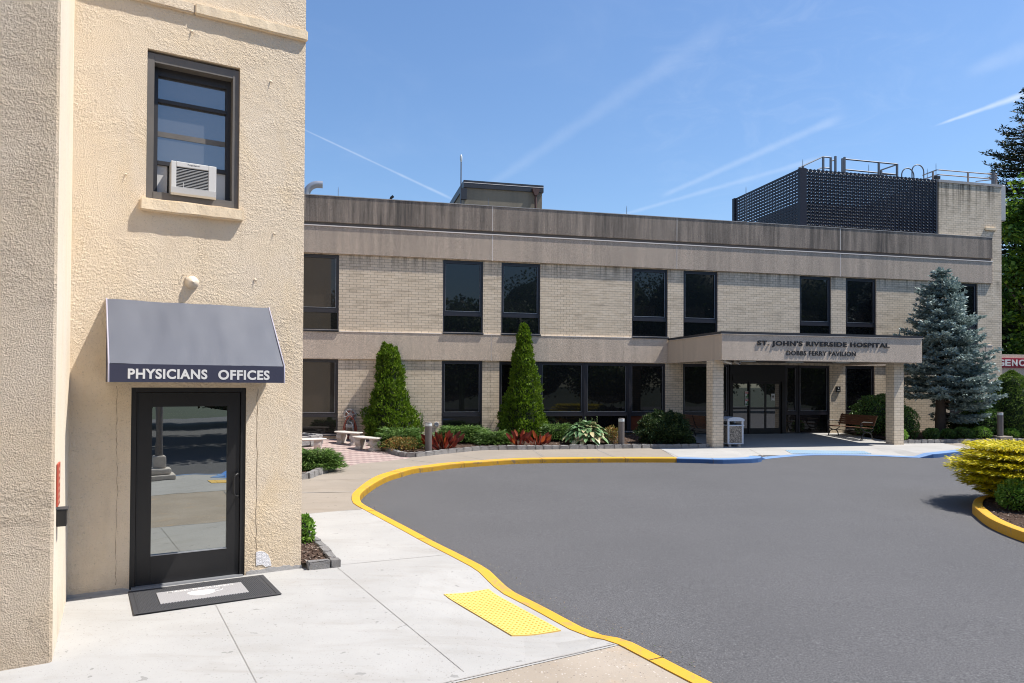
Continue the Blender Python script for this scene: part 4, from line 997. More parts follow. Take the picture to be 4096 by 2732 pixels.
text('lettering', "ST. JOHN'S RIVERSIDE HOSPITAL", *[hs(3032, 1387, 4.1)[0], hs(3561, 1396, 4.1)[0]], hs(3300, 1391.5, 4.1)[1]-.0, hs(3300, 1366.5, 4.1)[1], -CO-.006, M['letter'], CN, .018, .038, space=1.14)
text('lettering', 'DOBBS FERRY PAVILION', *[hs(3149, 1421, 4.1)[0], hs(3426, 1425, 4.1)[0]], hs(3290, 1423, 4.1)[1], hs(3290, 1404.5, 4.1)[1], -CO-.004, M['letter'], CN, .014, .018, space=1.10)
# low mark on the brick column, call box on the brick pier
cbx = T('call_box', 'small black intercom box on the brick pier left of the wooden bench', 'intercom', H_at(hs(3351, 1557)[0], .0, hs(3351, 1557)[1]), AH)
MB().bbox(-.10, .10, -.05, 0, -.12, .12, .01).build('case', M['black'], cbx)
MB().lathe([(.025, 0), (.025, .006), (.001, .008)], 12, (0, -.05, .03), 0, 'y').build('button', M['alu'], cbx)
MB().box(-.06, .06, -.053, -.05, -.07, -.05).build('label_strip', M['white_plastic'], cbx)
# security cameras under the canopy edge
def seccam(s_, o_, z_, rz_, label):
    c = T('security_camera', label, 'camera', H_at(s_, o_, z_), AH+rz_, 'white cameras under the canopy')
    MB().lathe([(.05, 0), (.05, -.02), (.02, -.03), (.02, -.07)], 14).build('mount', M['white_plastic'], c)
    q = MB(); q.tube([(0, .04, -.07), (0, -.22, -.15)], .045, 10); q.build('housing', M['white_plastic'], c)
    MB().tube([(0, -.221, -.1503), (0, -.226, -.152)], .036, 10).build('lens', M['black'], c)
ax, az_ = hs(2900, 1447, 3.5); seccam(ax, 3.5, 3.19, math.radians(55), 'white bullet camera nearest the left corner of the canopy')
ax, az_ = hs(2942, 1447, 3.3); seccam(ax, 3.3, 3.19, math.radians(8), 'second white bullet camera from the left corner of the canopy')
# ------------------------------------------------------------------ roof-top things
def RT(name, label, cat, s_, o_, z_, group=None): return T(name, label, cat, H_at(s_, o_, z_), AH, group)
ro = -3.0
pn = RT('roof_penthouse', 'small stained rendered penthouse with dark roof edge on the roof', 'penthouse', 4.8, ro, 8.35)
p0, p1 = hs(1854, 719, ro)[0], hs(2173, 742, ro)[0]; pw = p1-p0; zt_ = hs(1854, 719, ro)[1]-8.35; pn.location = H_at(p0, ro, 8.35)
MB().box(.05, pw-.05, 0, 5, 0, zt_-.3).build('wall', M['pent'], pn)
MB().box(0, pw, -.06, 5.05, zt_-.31, zt_-.02).build('roof_edge', M['cap'], pn)
MB().box(-.005, pw+.005, -.065, -.06, zt_-.125, zt_-.105).build('drip_edge', M['caulk'], pn)
xd = hs(2140, 800, ro)[0]-p0
MB().tube([(xd, -.11, 0), (xd, -.11, zt_-.5)], .05, 8).prism([(xd-.17, zt_-.2), (xd+.17, zt_-.2), (xd+.06, zt_-.48), (xd-.06, zt_-.48)], 'y', -.2, -.062).build('downspout', M['copper'], pn)
ma = RT('roof_antenna', 'thin white antenna mast left of the rendered penthouse', 'antenna', p0-.1, ro, 8.35)
MB().tube([(0, 0, 0), (0, 0, 2.8)], .025, 8).build('mast', M['galv'], ma)
MB().lathe([(.03, 2.8), (.05, 2.9), (.05, 3.02), (.02, 3.1), (.001, 3.11)], 10).build('tip', M['lens'], ma)
MB().box(-.02, .22, -.1, .1, 1.3, 1.75).build('control_box', M['cap'], ma)
hd_ = RT('roof_hatch', 'brown wedge shaped roof hatch right of the rendered penthouse', 'roof hatch', p1+.02, ro+0., 8.35)
MB().prism([(0, 0), (1.0, .35), (0, 1.45)], 'y', .8, 1.6).build('wedge', M['copper'], hd_)
ex = RT('exhaust_pipe', 'shiny curved exhaust pipe above the parapet beside the stucco building', 'exhaust pipe', hs(1226, 770, -2)[0], -2, 8.35)
za = hs(1226, 726, -2)[1]-8.35; L_ = hs(1285, 726, -2)[0]-hs(1226, 726, -2)[0]
pth = [(0, 0, 0), (0, 0, za-.5)]+[(.42*(1-math.cos(a)), 0, za-.5+.42*math.sin(a)) for a in np.linspace(.15, math.pi/2, 8)]+[(L_+.05, 0, za-.08)]
MB().tube(pth, .13, 14).build('pipe', M['alu'], ex)
MB().lathe([(.137, za-.62), (.14, za-.6), (.137, za-.58)], 14).build('clamp', M['galv'], ex)
vp = RT('vent_pipe', 'short black bent vent pipe on the parapet edge', 'vent pipe', hs(1562, 798, -1)[0], -1, 8.35)
zv = hs(1566, 784, -1)[1]-8.35
MB().tube([(0, 0, 0), (0, 0, zv-.15), (.03, 0, zv-.06), (.10, 0, zv)], .05, 8).build('pipe', M['black'], vp)
rods = [(1353, 785, 747, -.4), (1954, 823, 792, -.4), (2507, 858, 823, -.4), (3012, 891, 857, -.4), (2984, 770, 746, -.5), (3211, 665, 636, -.7), (3475, 700, 657, -1.0), (3709, 700, 674, -.5), (3744, 680, 652, -.7)]
rl = ['lightning rod right of the curved exhaust pipe', 'lightning rod in front of the rendered penthouse', 'lightning rod on the parapet right of the penthouse', 'lightning rod at the foot of the dark lattice screen', 'lightning rod at the far left end of the lattice screen', 'lightning rod at the front corner of the lattice screen', 'lightning rod inside the railing on the lattice screen', 'lightning rod right of the ladder hoops', 'lightning rod at the bend of the stair tower railing']
for (x, y0, y1, o_), lb in zip(rods, rl):
    s_, z1_ = hs(x, y1, o_); z0_ = 8.4 if y0 > 745 else 10.7
    r_ = RT('lightning_rod', 'thin '+lb, 'lightning rod', s_, o_, z0_, 'lightning rods on the roof')
    MB().tube([(0, 0, 0), (0, 0, z1_-z0_-.1), (0, 0, z1_-z0_)], [.012, .011, .004], 6).build('rod', M['galv'], r_)
# lattice screen
S0, S1, STZ = 18.02, 24.56, 11.06
q = ray(2949, 788); k_ = S0/(q@UH); back = (q*k_)@NH-DH
ms = RT('roof_screen', 'dark navy lattice block screen around the roof machinery', 'screen', S0, -.12, 8.4)
M['lattice_sunlit'] = plain('sunlit_block_facet', (.40, .40, .42), .5, .1)  # sunlit spots on the navy blocks, put into a pale grey
def lattice(L_, H_, nc, nr, seed, openside=False):
    """pierced blocks: a rib between the columns of blocks, a tilted flap across each opening"""
    mb = MB(); r = random.Random(seed); dx = L_/nc; dz = H_/nr
    for i in range(nc+1): mb.box(i*dx-.016, i*dx+.016, *((.0, .03) if openside else (-.03, .12)), 0, H_)
    for i in range(nc):
        for j in range(nr):
            x0 = i*dx+.0165; x1 = (i+1)*dx-.0165; z0 = j*dz; w = x1-x0
            mb.box(x0, x0+w*(.9 if openside else .55), .0, .03 if openside else .05, z0+dz*(.22 if openside else .34), z0+dz*.97)             # solid part of the block
            if openside: continue
            mb.add([(x0+w*.56, -.028, z0+dz*.06), (x1-w*.04, -.028, z0+dz*.06), (x1-w*.04, .03, z0+dz*.60), (x0+w*.56, .03, z0+dz*.60)], [(0, 1, 2, 3)], 1)
            mb.add([(x0, -.03, z0+dz*.29), (x1, -.03, z0+dz*.29), (x1, .10, z0+dz*.31), (x0, .10, z0+dz*.31)], [(0, 1, 2, 3)])
    return mb
HS = STZ-8.4
lattice(S1-S0-.30, HS, 33, 20, 1).build('front_panel', [M['lattice'], M['lattice_sunlit']], ms, (.28, 0, 0))
lattice(back, HS, 24, 20, 2, True).build('side_panel', [M['lattice'], M['lattice']], ms, (.0, back+.1, 0), math.radians(-90))
mb = MB(); mb.box(-.02, .27, -.05, .12, 0, HS+.01); mb.box(-.05, .12, back+.05, back+.25, 0, HS+.01); mb.build('corner_post', M['lattice'], ms)
MB().box(S1-S0-.03, S1-S0+.12, -.04, .1, 0, HS).build('end_post', M['galv'], ms)
mb = MB(); mb.box(S1-S0+.0, S1-S0+.1, .12, 6, 0, HS*.5); mb.box(0, S1-S0, back, back+.1, 0, HS*.45); mb.build('rear_wall', M['lattice'], ms)
cu_ = RT('cooling_unit', 'pale grey cooling unit seen in specks through the lattice screen', 'cooling unit', S0+1.0, -1.6, 8.4)
mb = MB(); mb.bbox(0, 4.9, 0, 3.2, 0, 1.75, .03); mb.build('casing', M['unit'], cu_)
MB().lathe([(.7, 1.75), (.75, 1.95), (.72, 1.96), (.6, 1.8), (.001, 1.8)], 20, (1.4, 1.6, 0)).build('fan_shroud', M['galv'], cu_)
MB().box(2.6, 4.4, .6, 2.6, 1.752, 1.9).build('top_plate', M['copper'], cu_)
# railings: posts and rails are real bars behind the screen top
def bars(name, label, cat, o_, segs, posts, r, mat, zoff=0.):
    p = [hs(x, y, o_) for x, y in posts[0]]; s0, z0 = p[0]
    root = RT(name, label, cat, s0, o_, 10.6); mbp = MB()
    for (a, b) in posts_pairs(posts, o_): 
        MB().box(a[0]-s0-r, a[0]-s0+r, -r, r, b[1]-10.6, a[1]-10.6).build('post', mat, root)
    for sg in segs:
        pts = []
        for x, y, dy in sg:
            q = hs(x, y, o_-dy); pts.append((q[0]-s0, dy, q[1]-10.6))
        MB().tube(pts, r*.9, 6).build('rail', mat, root)
    return root
def posts_pairs(posts, o_): return [(hs(*a, o_), hs(*b, o_)) for a, b in posts]
k2 = .3743
def z2(x, y): return (2880+x*k2, 600+y*k2)
bars('roof_railing', 'grey angle iron railing over the left corner of the lattice screen', 'railing', -1.0, [[(*z2(845, 190), 0), (*z2(1100, 72), 2.5)], [(*z2(1103, 74), 2.5), (*z2(1183, 80), 2.5)], [(*z2(1045, 210), 1.5), (*z2(1095, 187), 2.5)], [(*z2(1112, 190), 2.5), (*z2(1180, 196), 2.5)], [(*z2(1183, 118), 2.5), (*z2(1233, 104), 2.5)]],
     [(z2(887, 172), z2(887, 230)), (z2(1103, 72), z2(1103, 240)), (z2(1183, 80), z2(1183, 250)), (z2(1233, 66), z2(1233, 250))], .035, M['galv'])
bars('roof_railing', 'grey angle iron railing along the middle of the lattice screen', 'railing', -1.0, [[(*z2(1340, 98), 0), (*z2(1892, 152), 0)], [(*z2(1340, 210), 0), (*z2(1892, 264), 0)], [(*z2(1892, 155), 0), (*z2(1712, 218), 2.)], [(*z2(1892, 266), 0), (*z2(1620, 262), 2.)], [(*z2(1308, 120), 0), (*z2(1330, 112), 0)]],
     [(z2(1308, 90), z2(1308, 260)), (z2(1330, 76), z2(1330, 260)), (z2(1697, 130), z2(1697, 290)), (z2(1892, 150), z2(1892, 300)), (z2(1722, 222), z2(1722, 290))], .035, M['galv'])
lh = RT('roof_ladder', 'pair of hooped ladder handrails behind the lattice screen', 'ladder', hs(*z2(1940, 280), -1.2)[0], -1.2, 10.3)
for (xa, xb, yt) in ((1942, 2072, 195), (2052, 2178, 158)):
    a = hs(*z2(xa, 280), -1.2); b = hs(*z2(xb, 295), -1.2); t_ = hs(*z2((xa+xb)/2, yt), -1.2)[1]-10.3; s0 = lh_s = hs(*z2(1940, 280), -1.2)[0]
    x0_, x1_ = a[0]-s0, b[0]-s0; r_ = (x1_-x0_)/2
    pts = [(x0_, 0, 0), (x0_, 0, t_-r_)]+[(x0_+r_-r_*math.cos(u), 0, t_-r_+r_*math.sin(u)) for u in np.linspace(.2, math.pi-.2, 12)]+[(x1_, 0, t_-r_), (x1_, 0, 0)]
    MB().tube(pts, .025, 6).build('hoop', M['galv'], lh)
k3 = 1/3.92
def z3(x, y): return (3700+x*k3, 650+y*k3)
bars('roof_railing', 'pipe railing on the brick stair tower at the right end', 'railing', -.5, [[(*z3(-35, 200), 1.5), (*z3(180, 118), 0), (*z3(220, 116), 0), (*z3(1120, 190), 0)], [(*z3(-20, 262), 1.5), (*z3(200, 192), 0), (*z3(240, 192), 0), (*z3(1120, 263), 0)], [(*z3(1120, 190), 0), (*z3(1000, 232), 3)], [(*z3(1120, 263), 0), (*z3(800, 296), 3)]],
     [(z3(125, 142), z3(125, 290)), (z3(675, 152), z3(675, 310)), (z3(1118, 190), z3(1118, 345))], .028, plain('rusty_pipe', (.26, .22, .2), .6, .3))
pa = RT('panel_antenna', 'pale panel antenna bracketed to the right side of the stair tower', 'antenna', 27.86, -.4, 9.4)
MB().bbox(.12, .52, -.1, .25, .15, 1.75, .05).build('panel', M['unit'], pa)
MB().box(0, .12, 0, .1, .3, .4).box(0, .12, 0, .1, 1.3, 1.4).box(-.02, .02, -.03, .13, .2, 2.3).build('bracket', M['galv'], pa)
MB().tube([(.25, 0, .15), (.2, .02, -.2), (.05, .02, -.45), (.03, .05, -.9)], .02, 6).build('cable', plain('green_cable', (.05, .2, .12), .5, .1), pa)
fw = RT('roof_floodlight', 'small dark floodlight clamped to the stair tower railing', 'light', hs(3752, 712, -.3)[0], -.3, hs(3752, 712, -.3)[1])
MB().bbox(-.16, .06, -.08, .08, -.06, .08, .02).tube([(0, 0, -.05), (-.1, 0, -.2)], .02, 6).build('lamp', M['black'], fw)
# wall details on the tower: a pale bar
MB().bbox(26.95, 27.5, -.05, .019, 9.02, 9.14, .01).build('wall_bracket', M['stone'], HB)
# low building with emergency sign, far right
em = T('emergency_building', 'low grey concrete emergency building beyond the brick stair tower', 'building', H_at(29.5, -6, 0), AH)
MB().box(-1, 16, .3, 10, -.5, 2.4).build('wall', M['brick_clean'], em)
e0, e1 = hs(4000, 1445, -6), hs(4000, 1416, -6)
MB().box(-1.2, 16.2, -.1, 10.1, 2.4, hs(4050, 1418, -6)[1]).build('fascia', M['precast_low'], em)
MB().box(2.2, 5, .2, .31, .1, 2.2).build('window', M['glass'], em)
sg_ = T('emergency_sign', 'red sign with white capital letters on the low concrete building', 'sign', H_at(29.5, -5.9, 0), AH)
a, b = hs(4050, 1471, -5.85), hs(4050, 1432, -5.85)
gx0 = hs(4003, 1450, -5.8)[0]-29.5; ex_ = hs(4021, 1450, -5.8)[0]-29.5; nx = hs(4048, 1450, -5.8)[0]-29.5; cxx = hs(4076, 1450, -5.8)[0]-29.5; pit = (cxx-ex_)/2
MB().bbox(ex_-5*pit, ex_+5.3*pit, -.08, 0, a[1], b[1], .01).build('panel', M['red'], sg_)
hh = b[1]-a[1]
for k, ch in enumerate('EMERGENCY'): 
    x_ = ex_+(k-5)*pit; text('letter', ch, x_, x_+pit*.80*(1.1 if ch in 'MGC' else 1.), a[1]+hh*.17, b[1]-hh*.16, -.081, M['lettering_white'], sg_, .02, .03)
# ------------------------------------------------------------------ things around the entrance
def bollard(s_, o_, label, zoff=.0, base=False):
    x, y = hp(s_, o_); z = pz(x, y)+zoff
    b = T('bollard_light', label, 'bollard', (x, y, z), AH, 'bollard lights')
    h = .90
    MB().lathe([(.105, 0), (.105, h-.11)], 24).lathe([(.107, h-.02), (.107, h), (.09, h+.006), (.001, h+.007)], 24).build('post', M['bollard'], b)
    MB().lathe([(.10, h-.11), (.103, h-.10), (.103, h-.03), (.10, h-.02)], 24).build('lens', M['lens'], b)
    if base: MB().bbox(-.26, .34, -.24, .22, -.22, .0, .015).build('concrete_base', M['conc_tan'], b)
    return b
def sh(px, py, off=0.): x, y = gnd(px, py, off); f = frames(x, y); return f[0], DH-f[1]
b1 = sh(1715, 1815); bollard(b1[0], b1[1]-.10, 'brown bollard light between the low barberry and the red canna plant', .03)
b2 = sh(2485, 1782, .05); bollard(b2[0], b2[1], 'brown bollard light right of the hosta, before the wide window', .05)
bollard(24.42, 3.05, 'brown bollard light on a concrete base right of the blue spruce', .20, True)
# litter bin
x, y = hp(12.80, 3.42); z = pz(x, y)
bn = T('litter_bin', 'pale grey litter bin with pebble panels beside the left brick column', 'litter bin', (x, y, z), AH)
w_, d_, h_ = .60, .60, 1.03
mb = MB()
for a in (0, w_-.07):
    for b in (0, d_-.07): mb.bbox(a, a+.07, b, b+.07, .10, h_-.14, .02)
mb.bbox(.0, w_, .0, d_, .09, .13, .01); mb.bbox(-.012, w_+.012, -.012, d_+.012, .70, .745, .01)
mb.build('frame', M['bin'], bn)
mb = MB(); mb.box(.068, w_-.068, .015, d_-.015, .13, .70); mb.box(.015, w_-.015, .068, d_-.068, .13, .70); mb.build('pebble_panel', M['pebble'], bn)
mb = MB(); mb.box(.05, w_-.05, .05, d_-.05, .745, .78); mb.build('liner', M['black'], bn)
mb = MB(); n_ = 10; pr_ = [(-.015, h_-.16)]+[(-.015+(w_+.03)*i/n_, h_-.10+.075*math.sin(math.pi*i/n_)**.6) for i in range(n_+1)]+[(w_+.015, h_-.16)]
mb.prism(pr_, 'y', -.015, d_+.015); mb.build('lid', M['bin'], bn)
for a in (.08, w_-.16):
    for b in (.06, d_-.12): MB().box(a, a+.08, b, b+.07, 0, .09).build('foot', M['cstone'], bn)
MB().lathe([(.012, 0), (.012, .01), (.001, .011)], 8, (.10, .013, .42), 0, 'y').build('latch', M['black'], bn)
# wooden park benches
def park_bench(s_, o_, rz, label):
    x, y = hp(s_, o_); z = pz(x, y)
    b = T('park_bench', label, 'bench', (x, y, z), rz, 'wooden park benches by the entrance')
    L_ = 2.0; mb = MB()
    for k in range(6): mb.bbox(-L_/2, L_/2, -.24+k*.075, -.18+k*.075, .425-.004*k, .45-.004*k, .006)
    mb.build('seat', M['wood'], b); mb = MB()
    for k in range(5):
        yb = .235+.03*k; zb = .50+.078*k; mb.prism([(yb, zb), (yb+.022, zb-.006), (yb+.046, zb+.062), (yb+.024, zb+.068)], 'x', -L_/2, L_/2)
    mb.build('backrest', M['wood'], b)
    for sx_ in (-1, 1):
        xx = sx_*(L_/2-.06); m_ = MB()
        m_.tube([(xx, -.24, 0), (xx, -.22, .12), (xx, -.17, .22), (xx, -.05, .27), (xx, .08, .26), (xx, .17, .2), (xx, .2, .1), (xx, .24, 0)], .022, 8)
        m_.tube([(xx, -.05, .27), (xx, -.18, .33), (xx, -.24, .41), (xx, .22, .40), (xx, .30, .55), (xx, .41, .90)], .022, 8)
        m_.tube([(xx, -.24, .41), (xx, -.29, .50), (xx, -.27, .60), (xx, -.17, .64), (xx, .05, .63), (xx, .29, .60)], .02, 8)
        m_.tube([(xx, -.29, .52), (xx, -.22, .50), (xx, -.20, .55), (xx, -.23, .57)], .014, 6)
        m_.box(xx-.035, xx+.035, -.28, -.20, 0, .018); m_.box(xx-.035, xx+.035, .20, .28, 0, .018)
        m_.tube([(xx, .08, .26), (xx, .24, .33), (xx, .26, .42)], .018, 8)
        m_.build('end_frame', M['iron'], b)
    m_ = MB(); m_.tube([(0, -.2, .42), (0, .2, .40), (0, .30, .55), (0, .40, .88)], .018, 6); m_.build('back_brace', M['iron'], b)
    m_ = MB(); m_.tube([(-L_/2+.06, 0, .27), (L_/2-.06, 0, .27)], .012, 6); m_.build('stretcher', M['iron'], b)
    return b
park_bench(19.06, DH-24.22, AH-math.pi/2, 'wooden bench with black scrolled iron ends in front of the dark green shrub')
park_bench(12.98, DH-24.42, AH+math.pi/2, 'shaded wooden bench half hidden behind the left brick column')
# curved cast stone benches on the plaza
def stone_bench(s_, o_, rz, label, length=1.08):
    x, y = hp(s_, o_); z = pz(x, y)-.008
    b = T('stone_bench', label, 'bench', (x, y, z), rz, 'curved cast stone benches on the brick plaza')
    R0 = 1.15; wd = .36; half = length/2/(R0+wd/2); n_ = 22
    def P(a, r): return (r*math.sin(a), r*math.cos(a)-R0-wd/2)
    prof = [(R0+.02, .345), (R0, .36), (R0, .385), (R0+.02, .40), (R0+wd-.02, .40), (R0+wd, .385), (R0+wd, .36), (R0+wd-.02, .345)]
    mb = MB(); vs = []; k = len(prof)
    for i in range(n_+1):
        a = -half+2*half*i/n_
        for r, h in prof: q = P(a, r); vs.append((q[0], -q[1], h))
    mb.add(vs, [(i*k+j, i*k+(j+1) % k, (i+1)*k+(j+1) % k, (i+1)*k+j) for i in range(n_) for j in range(k)]+[list(range(k)), [n_*k+j for j in range(k)]])
    mb.build('seat', M['cstone'], b)
    rp = []
    for i in range(61): a = -half+2*half*i/60; q = P(a, R0+wd+.004); rp.append((q[0], -q[1], .372))
    rr = [.017+.005*math.sin(i*2.1) for i in range(61)]
    ri = []
    for i in range(61): a = -half+2*half*i/60; q = P(a, R0-.004); ri.append((q[0], -q[1], .372))
    mb = MB(); mb.tube(rp, rr, 6); mb.tube(ri, rr, 6)
    for e in (-1, 1):
        pe = [P(e*half, R0+wd*t_/14) for t_ in range(15)]; mb.tube([(p[0], -p[1], .372) for p in pe], [.017+.005*math.sin(i*2.1) for i in range(15)], 6)
    mb.build('rope_edge', M['cstone'], b)
    sc_ = [(-.15, 0), (.15, 0), (.155, .04), (.125, .06), (.10, .09), (.12, .13), (.15, .17), (.165, .22), (.155, .27), (.125, .30), (.14, .345), (-.14, .345), (-.125, .30), (-.155, .27), (-.165, .22), (-.15, .17), (-.12, .13), (-.10, .09), (-.125, .06), (-.155, .04)]
    for e in (-1, 1):
        a = e*half*.66; q = P(a, R0+wd/2); m_ = MB(); ca, sa = math.cos(a), math.sin(a)
        tmp = MB(); tmp.prism(sc_, 'x', -.10, .10); tmp.box(-.095, .095, -.17, .17, 0, .035)
        for zz in (.10, .225): tmp.tube([(-.085, 0+.045*math.cos(u), zz+.045*math.sin(u)) for u in np.linspace(0, 5.5, 12)], .012, 5); tmp.tube([(.085, 0+.045*math.cos(u), zz+.045*math.sin(u)) for u in np.linspace(0, 5.5, 12)], .012, 5)
        tmp.v = [(v[0]*ca+v[1]*sa+q[0], v[0]*-sa*-1*-1+v[1]*ca-q[1], v[2]) for v in tmp.v]
        tmp.build('leg', M['cstone'], b)
    return b
def bench_rz(ds, dt): return AH+math.atan2(dt, ds)
stone_bench(.86, DH-23.02, bench_rz(.5, -.68), 'curved stone bench nearest the juniper, in front on the plaza')
stone_bench(.30, DH-24.42, bench_rz(.5, -.68), 'curved stone bench directly in front of the hose reel')
stone_bench(-.92, DH-22.75, bench_rz(1, .15), 'stone bench cut off by the corner of the stucco building')
pl = T('round_planter', 'round raised planter of pale granite blocks at the left edge of the plaza', 'planter', H_at(-1.5, DH-24.62), AH)
rs = random.Random(4)
for k in range(18):
    a = 2*math.pi*k/18; o = bpy.data.objects.new('stone', rs.choice(STONES)); COL.objects.link(o); o.parent = pl
    o.location = (.92*math.cos(a), .92*math.sin(a), .13); o.rotation_euler = (0, rs.uniform(-.04, .04), a+math.pi/2); o.scale = (.34, .22, .30*rs.uniform(.95, 1.05))
MB().lathe([(.001, .20), (.85, .19)], 20).build('soil', M['mulch'], pl)
# hose reel
hx_, hz_ = hs(1400.5, 1661, .35)
hr = T('hose_reel', 'grey hose reel cart with loops of red hose against the brick wall', 'hose reel', H_at(hx_, .30), AH)
zc = hz_-hr.location.z; R = .205
for yy in (-.10, .12):
    m_ = MB(); n_ = 28
    m_.tube([(R*math.cos(2*math.pi*k/n_), yy, zc+R*math.sin(2*math.pi*k/n_)) for k in range(n_)], .016, 6, closed=True)
    m_.lathe([(.085, -.012), (.085, .012)], 18, (0, yy, zc), 0, 'y')
    for k in range(6):
        a = 2*math.pi*k/6+.3; m_.tube([(.07*math.cos(a), yy, zc+.07*math.sin(a)), (R*math.cos(a), yy, zc+R*math.sin(a))], .02, 6)
    m_.build('reel_disc', M['hosegrey'], hr)
m_ = MB(); rr = random.Random(5)
for k in range(5): m_.tube([((.13+.008*(k % 2))*math.cos(u), -.07+.04*k, zc+(.13+.008*(k % 2))*math.sin(u)) for u in np.linspace(0, 6.28, 22)[:-1]], .017, 6, closed=True)
m_.build('coiled_hose', M['hose'], hr)
m_ = MB()
for k in range(11):
    xw = .15+.08*rr.random(); zb = .02+.12*rr.random(); y0 = -.12+.03*k-.05
    lo = [(xw*math.cos(u)*1.0*(1.0-.25*math.sin(u)), y0, zb+.30+(zc-.30-.02-zb if math.sin(u) > 0 else .30)*math.sin(u)) for u in np.linspace(0, 6.28, 26)[:-1]]
    m_.tube(lo, .0135, 6, closed=True)
m_.build('hanging_hose', M['hose'], hr)
m_ = MB()
for xx in (-.12, .12): m_.tube([(xx, .16, 0), (xx*.8, .08, zc)], .016, 6); m_.tube([(xx, -.2, 0), (xx*.8, -.06, zc)], .016, 6)
m_.bbox(-.15, .10, -.16, .12, zc-.42, zc-.30, .02); m_.build('stand', M['hosegrey'], hr)
m_ = MB(); m_.tube([(-.02, -.14, zc-.22), (.04, -.17, zc-.24), (.09, -.18, zc-.33), (.10, -.18, zc-.50)], .012, 6); m_.build('pale_tail', M['lens'], hr)
s_, z_ = hs(1746, 1697)
wv = T('wall_vent', 'small round vent cap low on the brick wall beside the window', 'vent', H_at(s_, 0, z_), AH)
MB().lathe([(.085, 0), (.085, .03), (.07, .045), (.055, .03), (.05, .02)], 20, (0, 0, 0), 0, 'y').build('ring', M['unit'], wv)
m_ = MB(); m_.lathe([(.05, .018), (.001, .018)], 16, (0, 0, 0), 0, 'y')
m_.build('grating', M['black'], wv)
s_, o_ = sh(3974, 1756, .05); gl_ = T('ground_spotlight', 'small black spotlight box in the mulch left of the right bollard', 'light', H_at(24.05, 2.85), AH)
MB().bbox(-.09, .09, -.08, .08, .05, .34, .015).bbox(-.2, .12, -.14, .12, .0, .06, .01).build('housing', M['black'], gl_)
# lamp post behind the viewpoint: it shows in the door glass
lx, ly = lp(1.9, 11.4); lpz = T('lamp_post', 'tall lamp post on a stepped stone base, mirrored in the glass door', 'lamp post', (lx, ly, pz(lx, ly)), AL)
MB().bbox(-.38, .38, -.38, .38, 0, .14, .03).bbox(-.27, .27, -.27, .27, .14, .30, .05).bbox(-.14, .14, -.14, .14, .30, .62, .03).build('base', M['cstone'], lpz)
MB().lathe([(.09, .6), (.08, 1.5), (.06, 4.6)], 16).build('pole', M['bollard'], lpz)
MB().lathe([(.05, 4.6), (.17, 4.8), (.2, 5.1), (.1, 5.3), (.001, 5.32)], 16).build('lantern', M['lens'], lpz)
# ------------------------------------------------------------------ plants
def sph(n, r):
    d = r.normal(size=(n, 3)); return unit(d)
def nz3(P, sc, seed):
    return np.array([noise.noise(Vector((p[0]*sc+seed*3.1, p[1]*sc, p[2]*sc))) for p in P])
def plant_at(name, label, cat, px, py, off=.05, group=None, rz=AH):
    x, y = gnd(px, py, off); return T(name, label, cat, (x, y, pz(x, y)+off), rz, group)
def shrub(root, rx, ry, h, n, size, mats, seed, lump=.24, lsc=2.6, flat=0., wid=.5, inner=.55, zc=.46, core=True):
    """leafy mound: leaves over a lumpy ellipsoid and through its outer third"""
    L = Leaf(seed); r = L.r; D = sph(n, r); D[:, 2] = np.where(D[:, 2] < -.75, -D[:, 2], D[:, 2])
    lum = nz3(D*np.array([rx, ry, h]), lsc, seed)+.5*nz3(D*np.array([rx, ry, h]), lsc*2.7, seed+4)
    rad = (1+lump*lum)*(1-(1-inner)*r.random(n)**3.2)
    P = D*rad[:, None]*np.array([rx, ry, h*.54])+np.array([0, 0, h*zc])
    keep = P[:, 2] > .01; P = P[keep]; D = D[keep]; k = len(P)
    A = unit(D*.8+r.normal(size=(k, 3))*.75+np.array([0, 0, .35]))*(size*r.uniform(.65, 1.25, (k, 1)))
    A[:, 2] *= (1-flat)
    L.put(P, A, size*wid*r.uniform(.7, 1.2, k), 0, None, .1)
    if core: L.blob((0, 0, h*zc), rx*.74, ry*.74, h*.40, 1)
    return L.build('foliage', mats, root)
def stems(root, k, h, spread, seed, r_=.012):
    rr = random.Random(seed); mb = MB()
    for i in range(k):
        a = rr.uniform(0, 6.28); q = spread*rr.uniform(.3, 1); mb.tube([(0.03*math.cos(a), .03*math.sin(a), -.05), (q*.5*math.cos(a), q*.5*math.sin(a), h*.5), (q*math.cos(a), q*math.sin(a), h)], [r_, r_*.8, r_*.4], 5)
    return mb.build('stem', M['bark'], root)
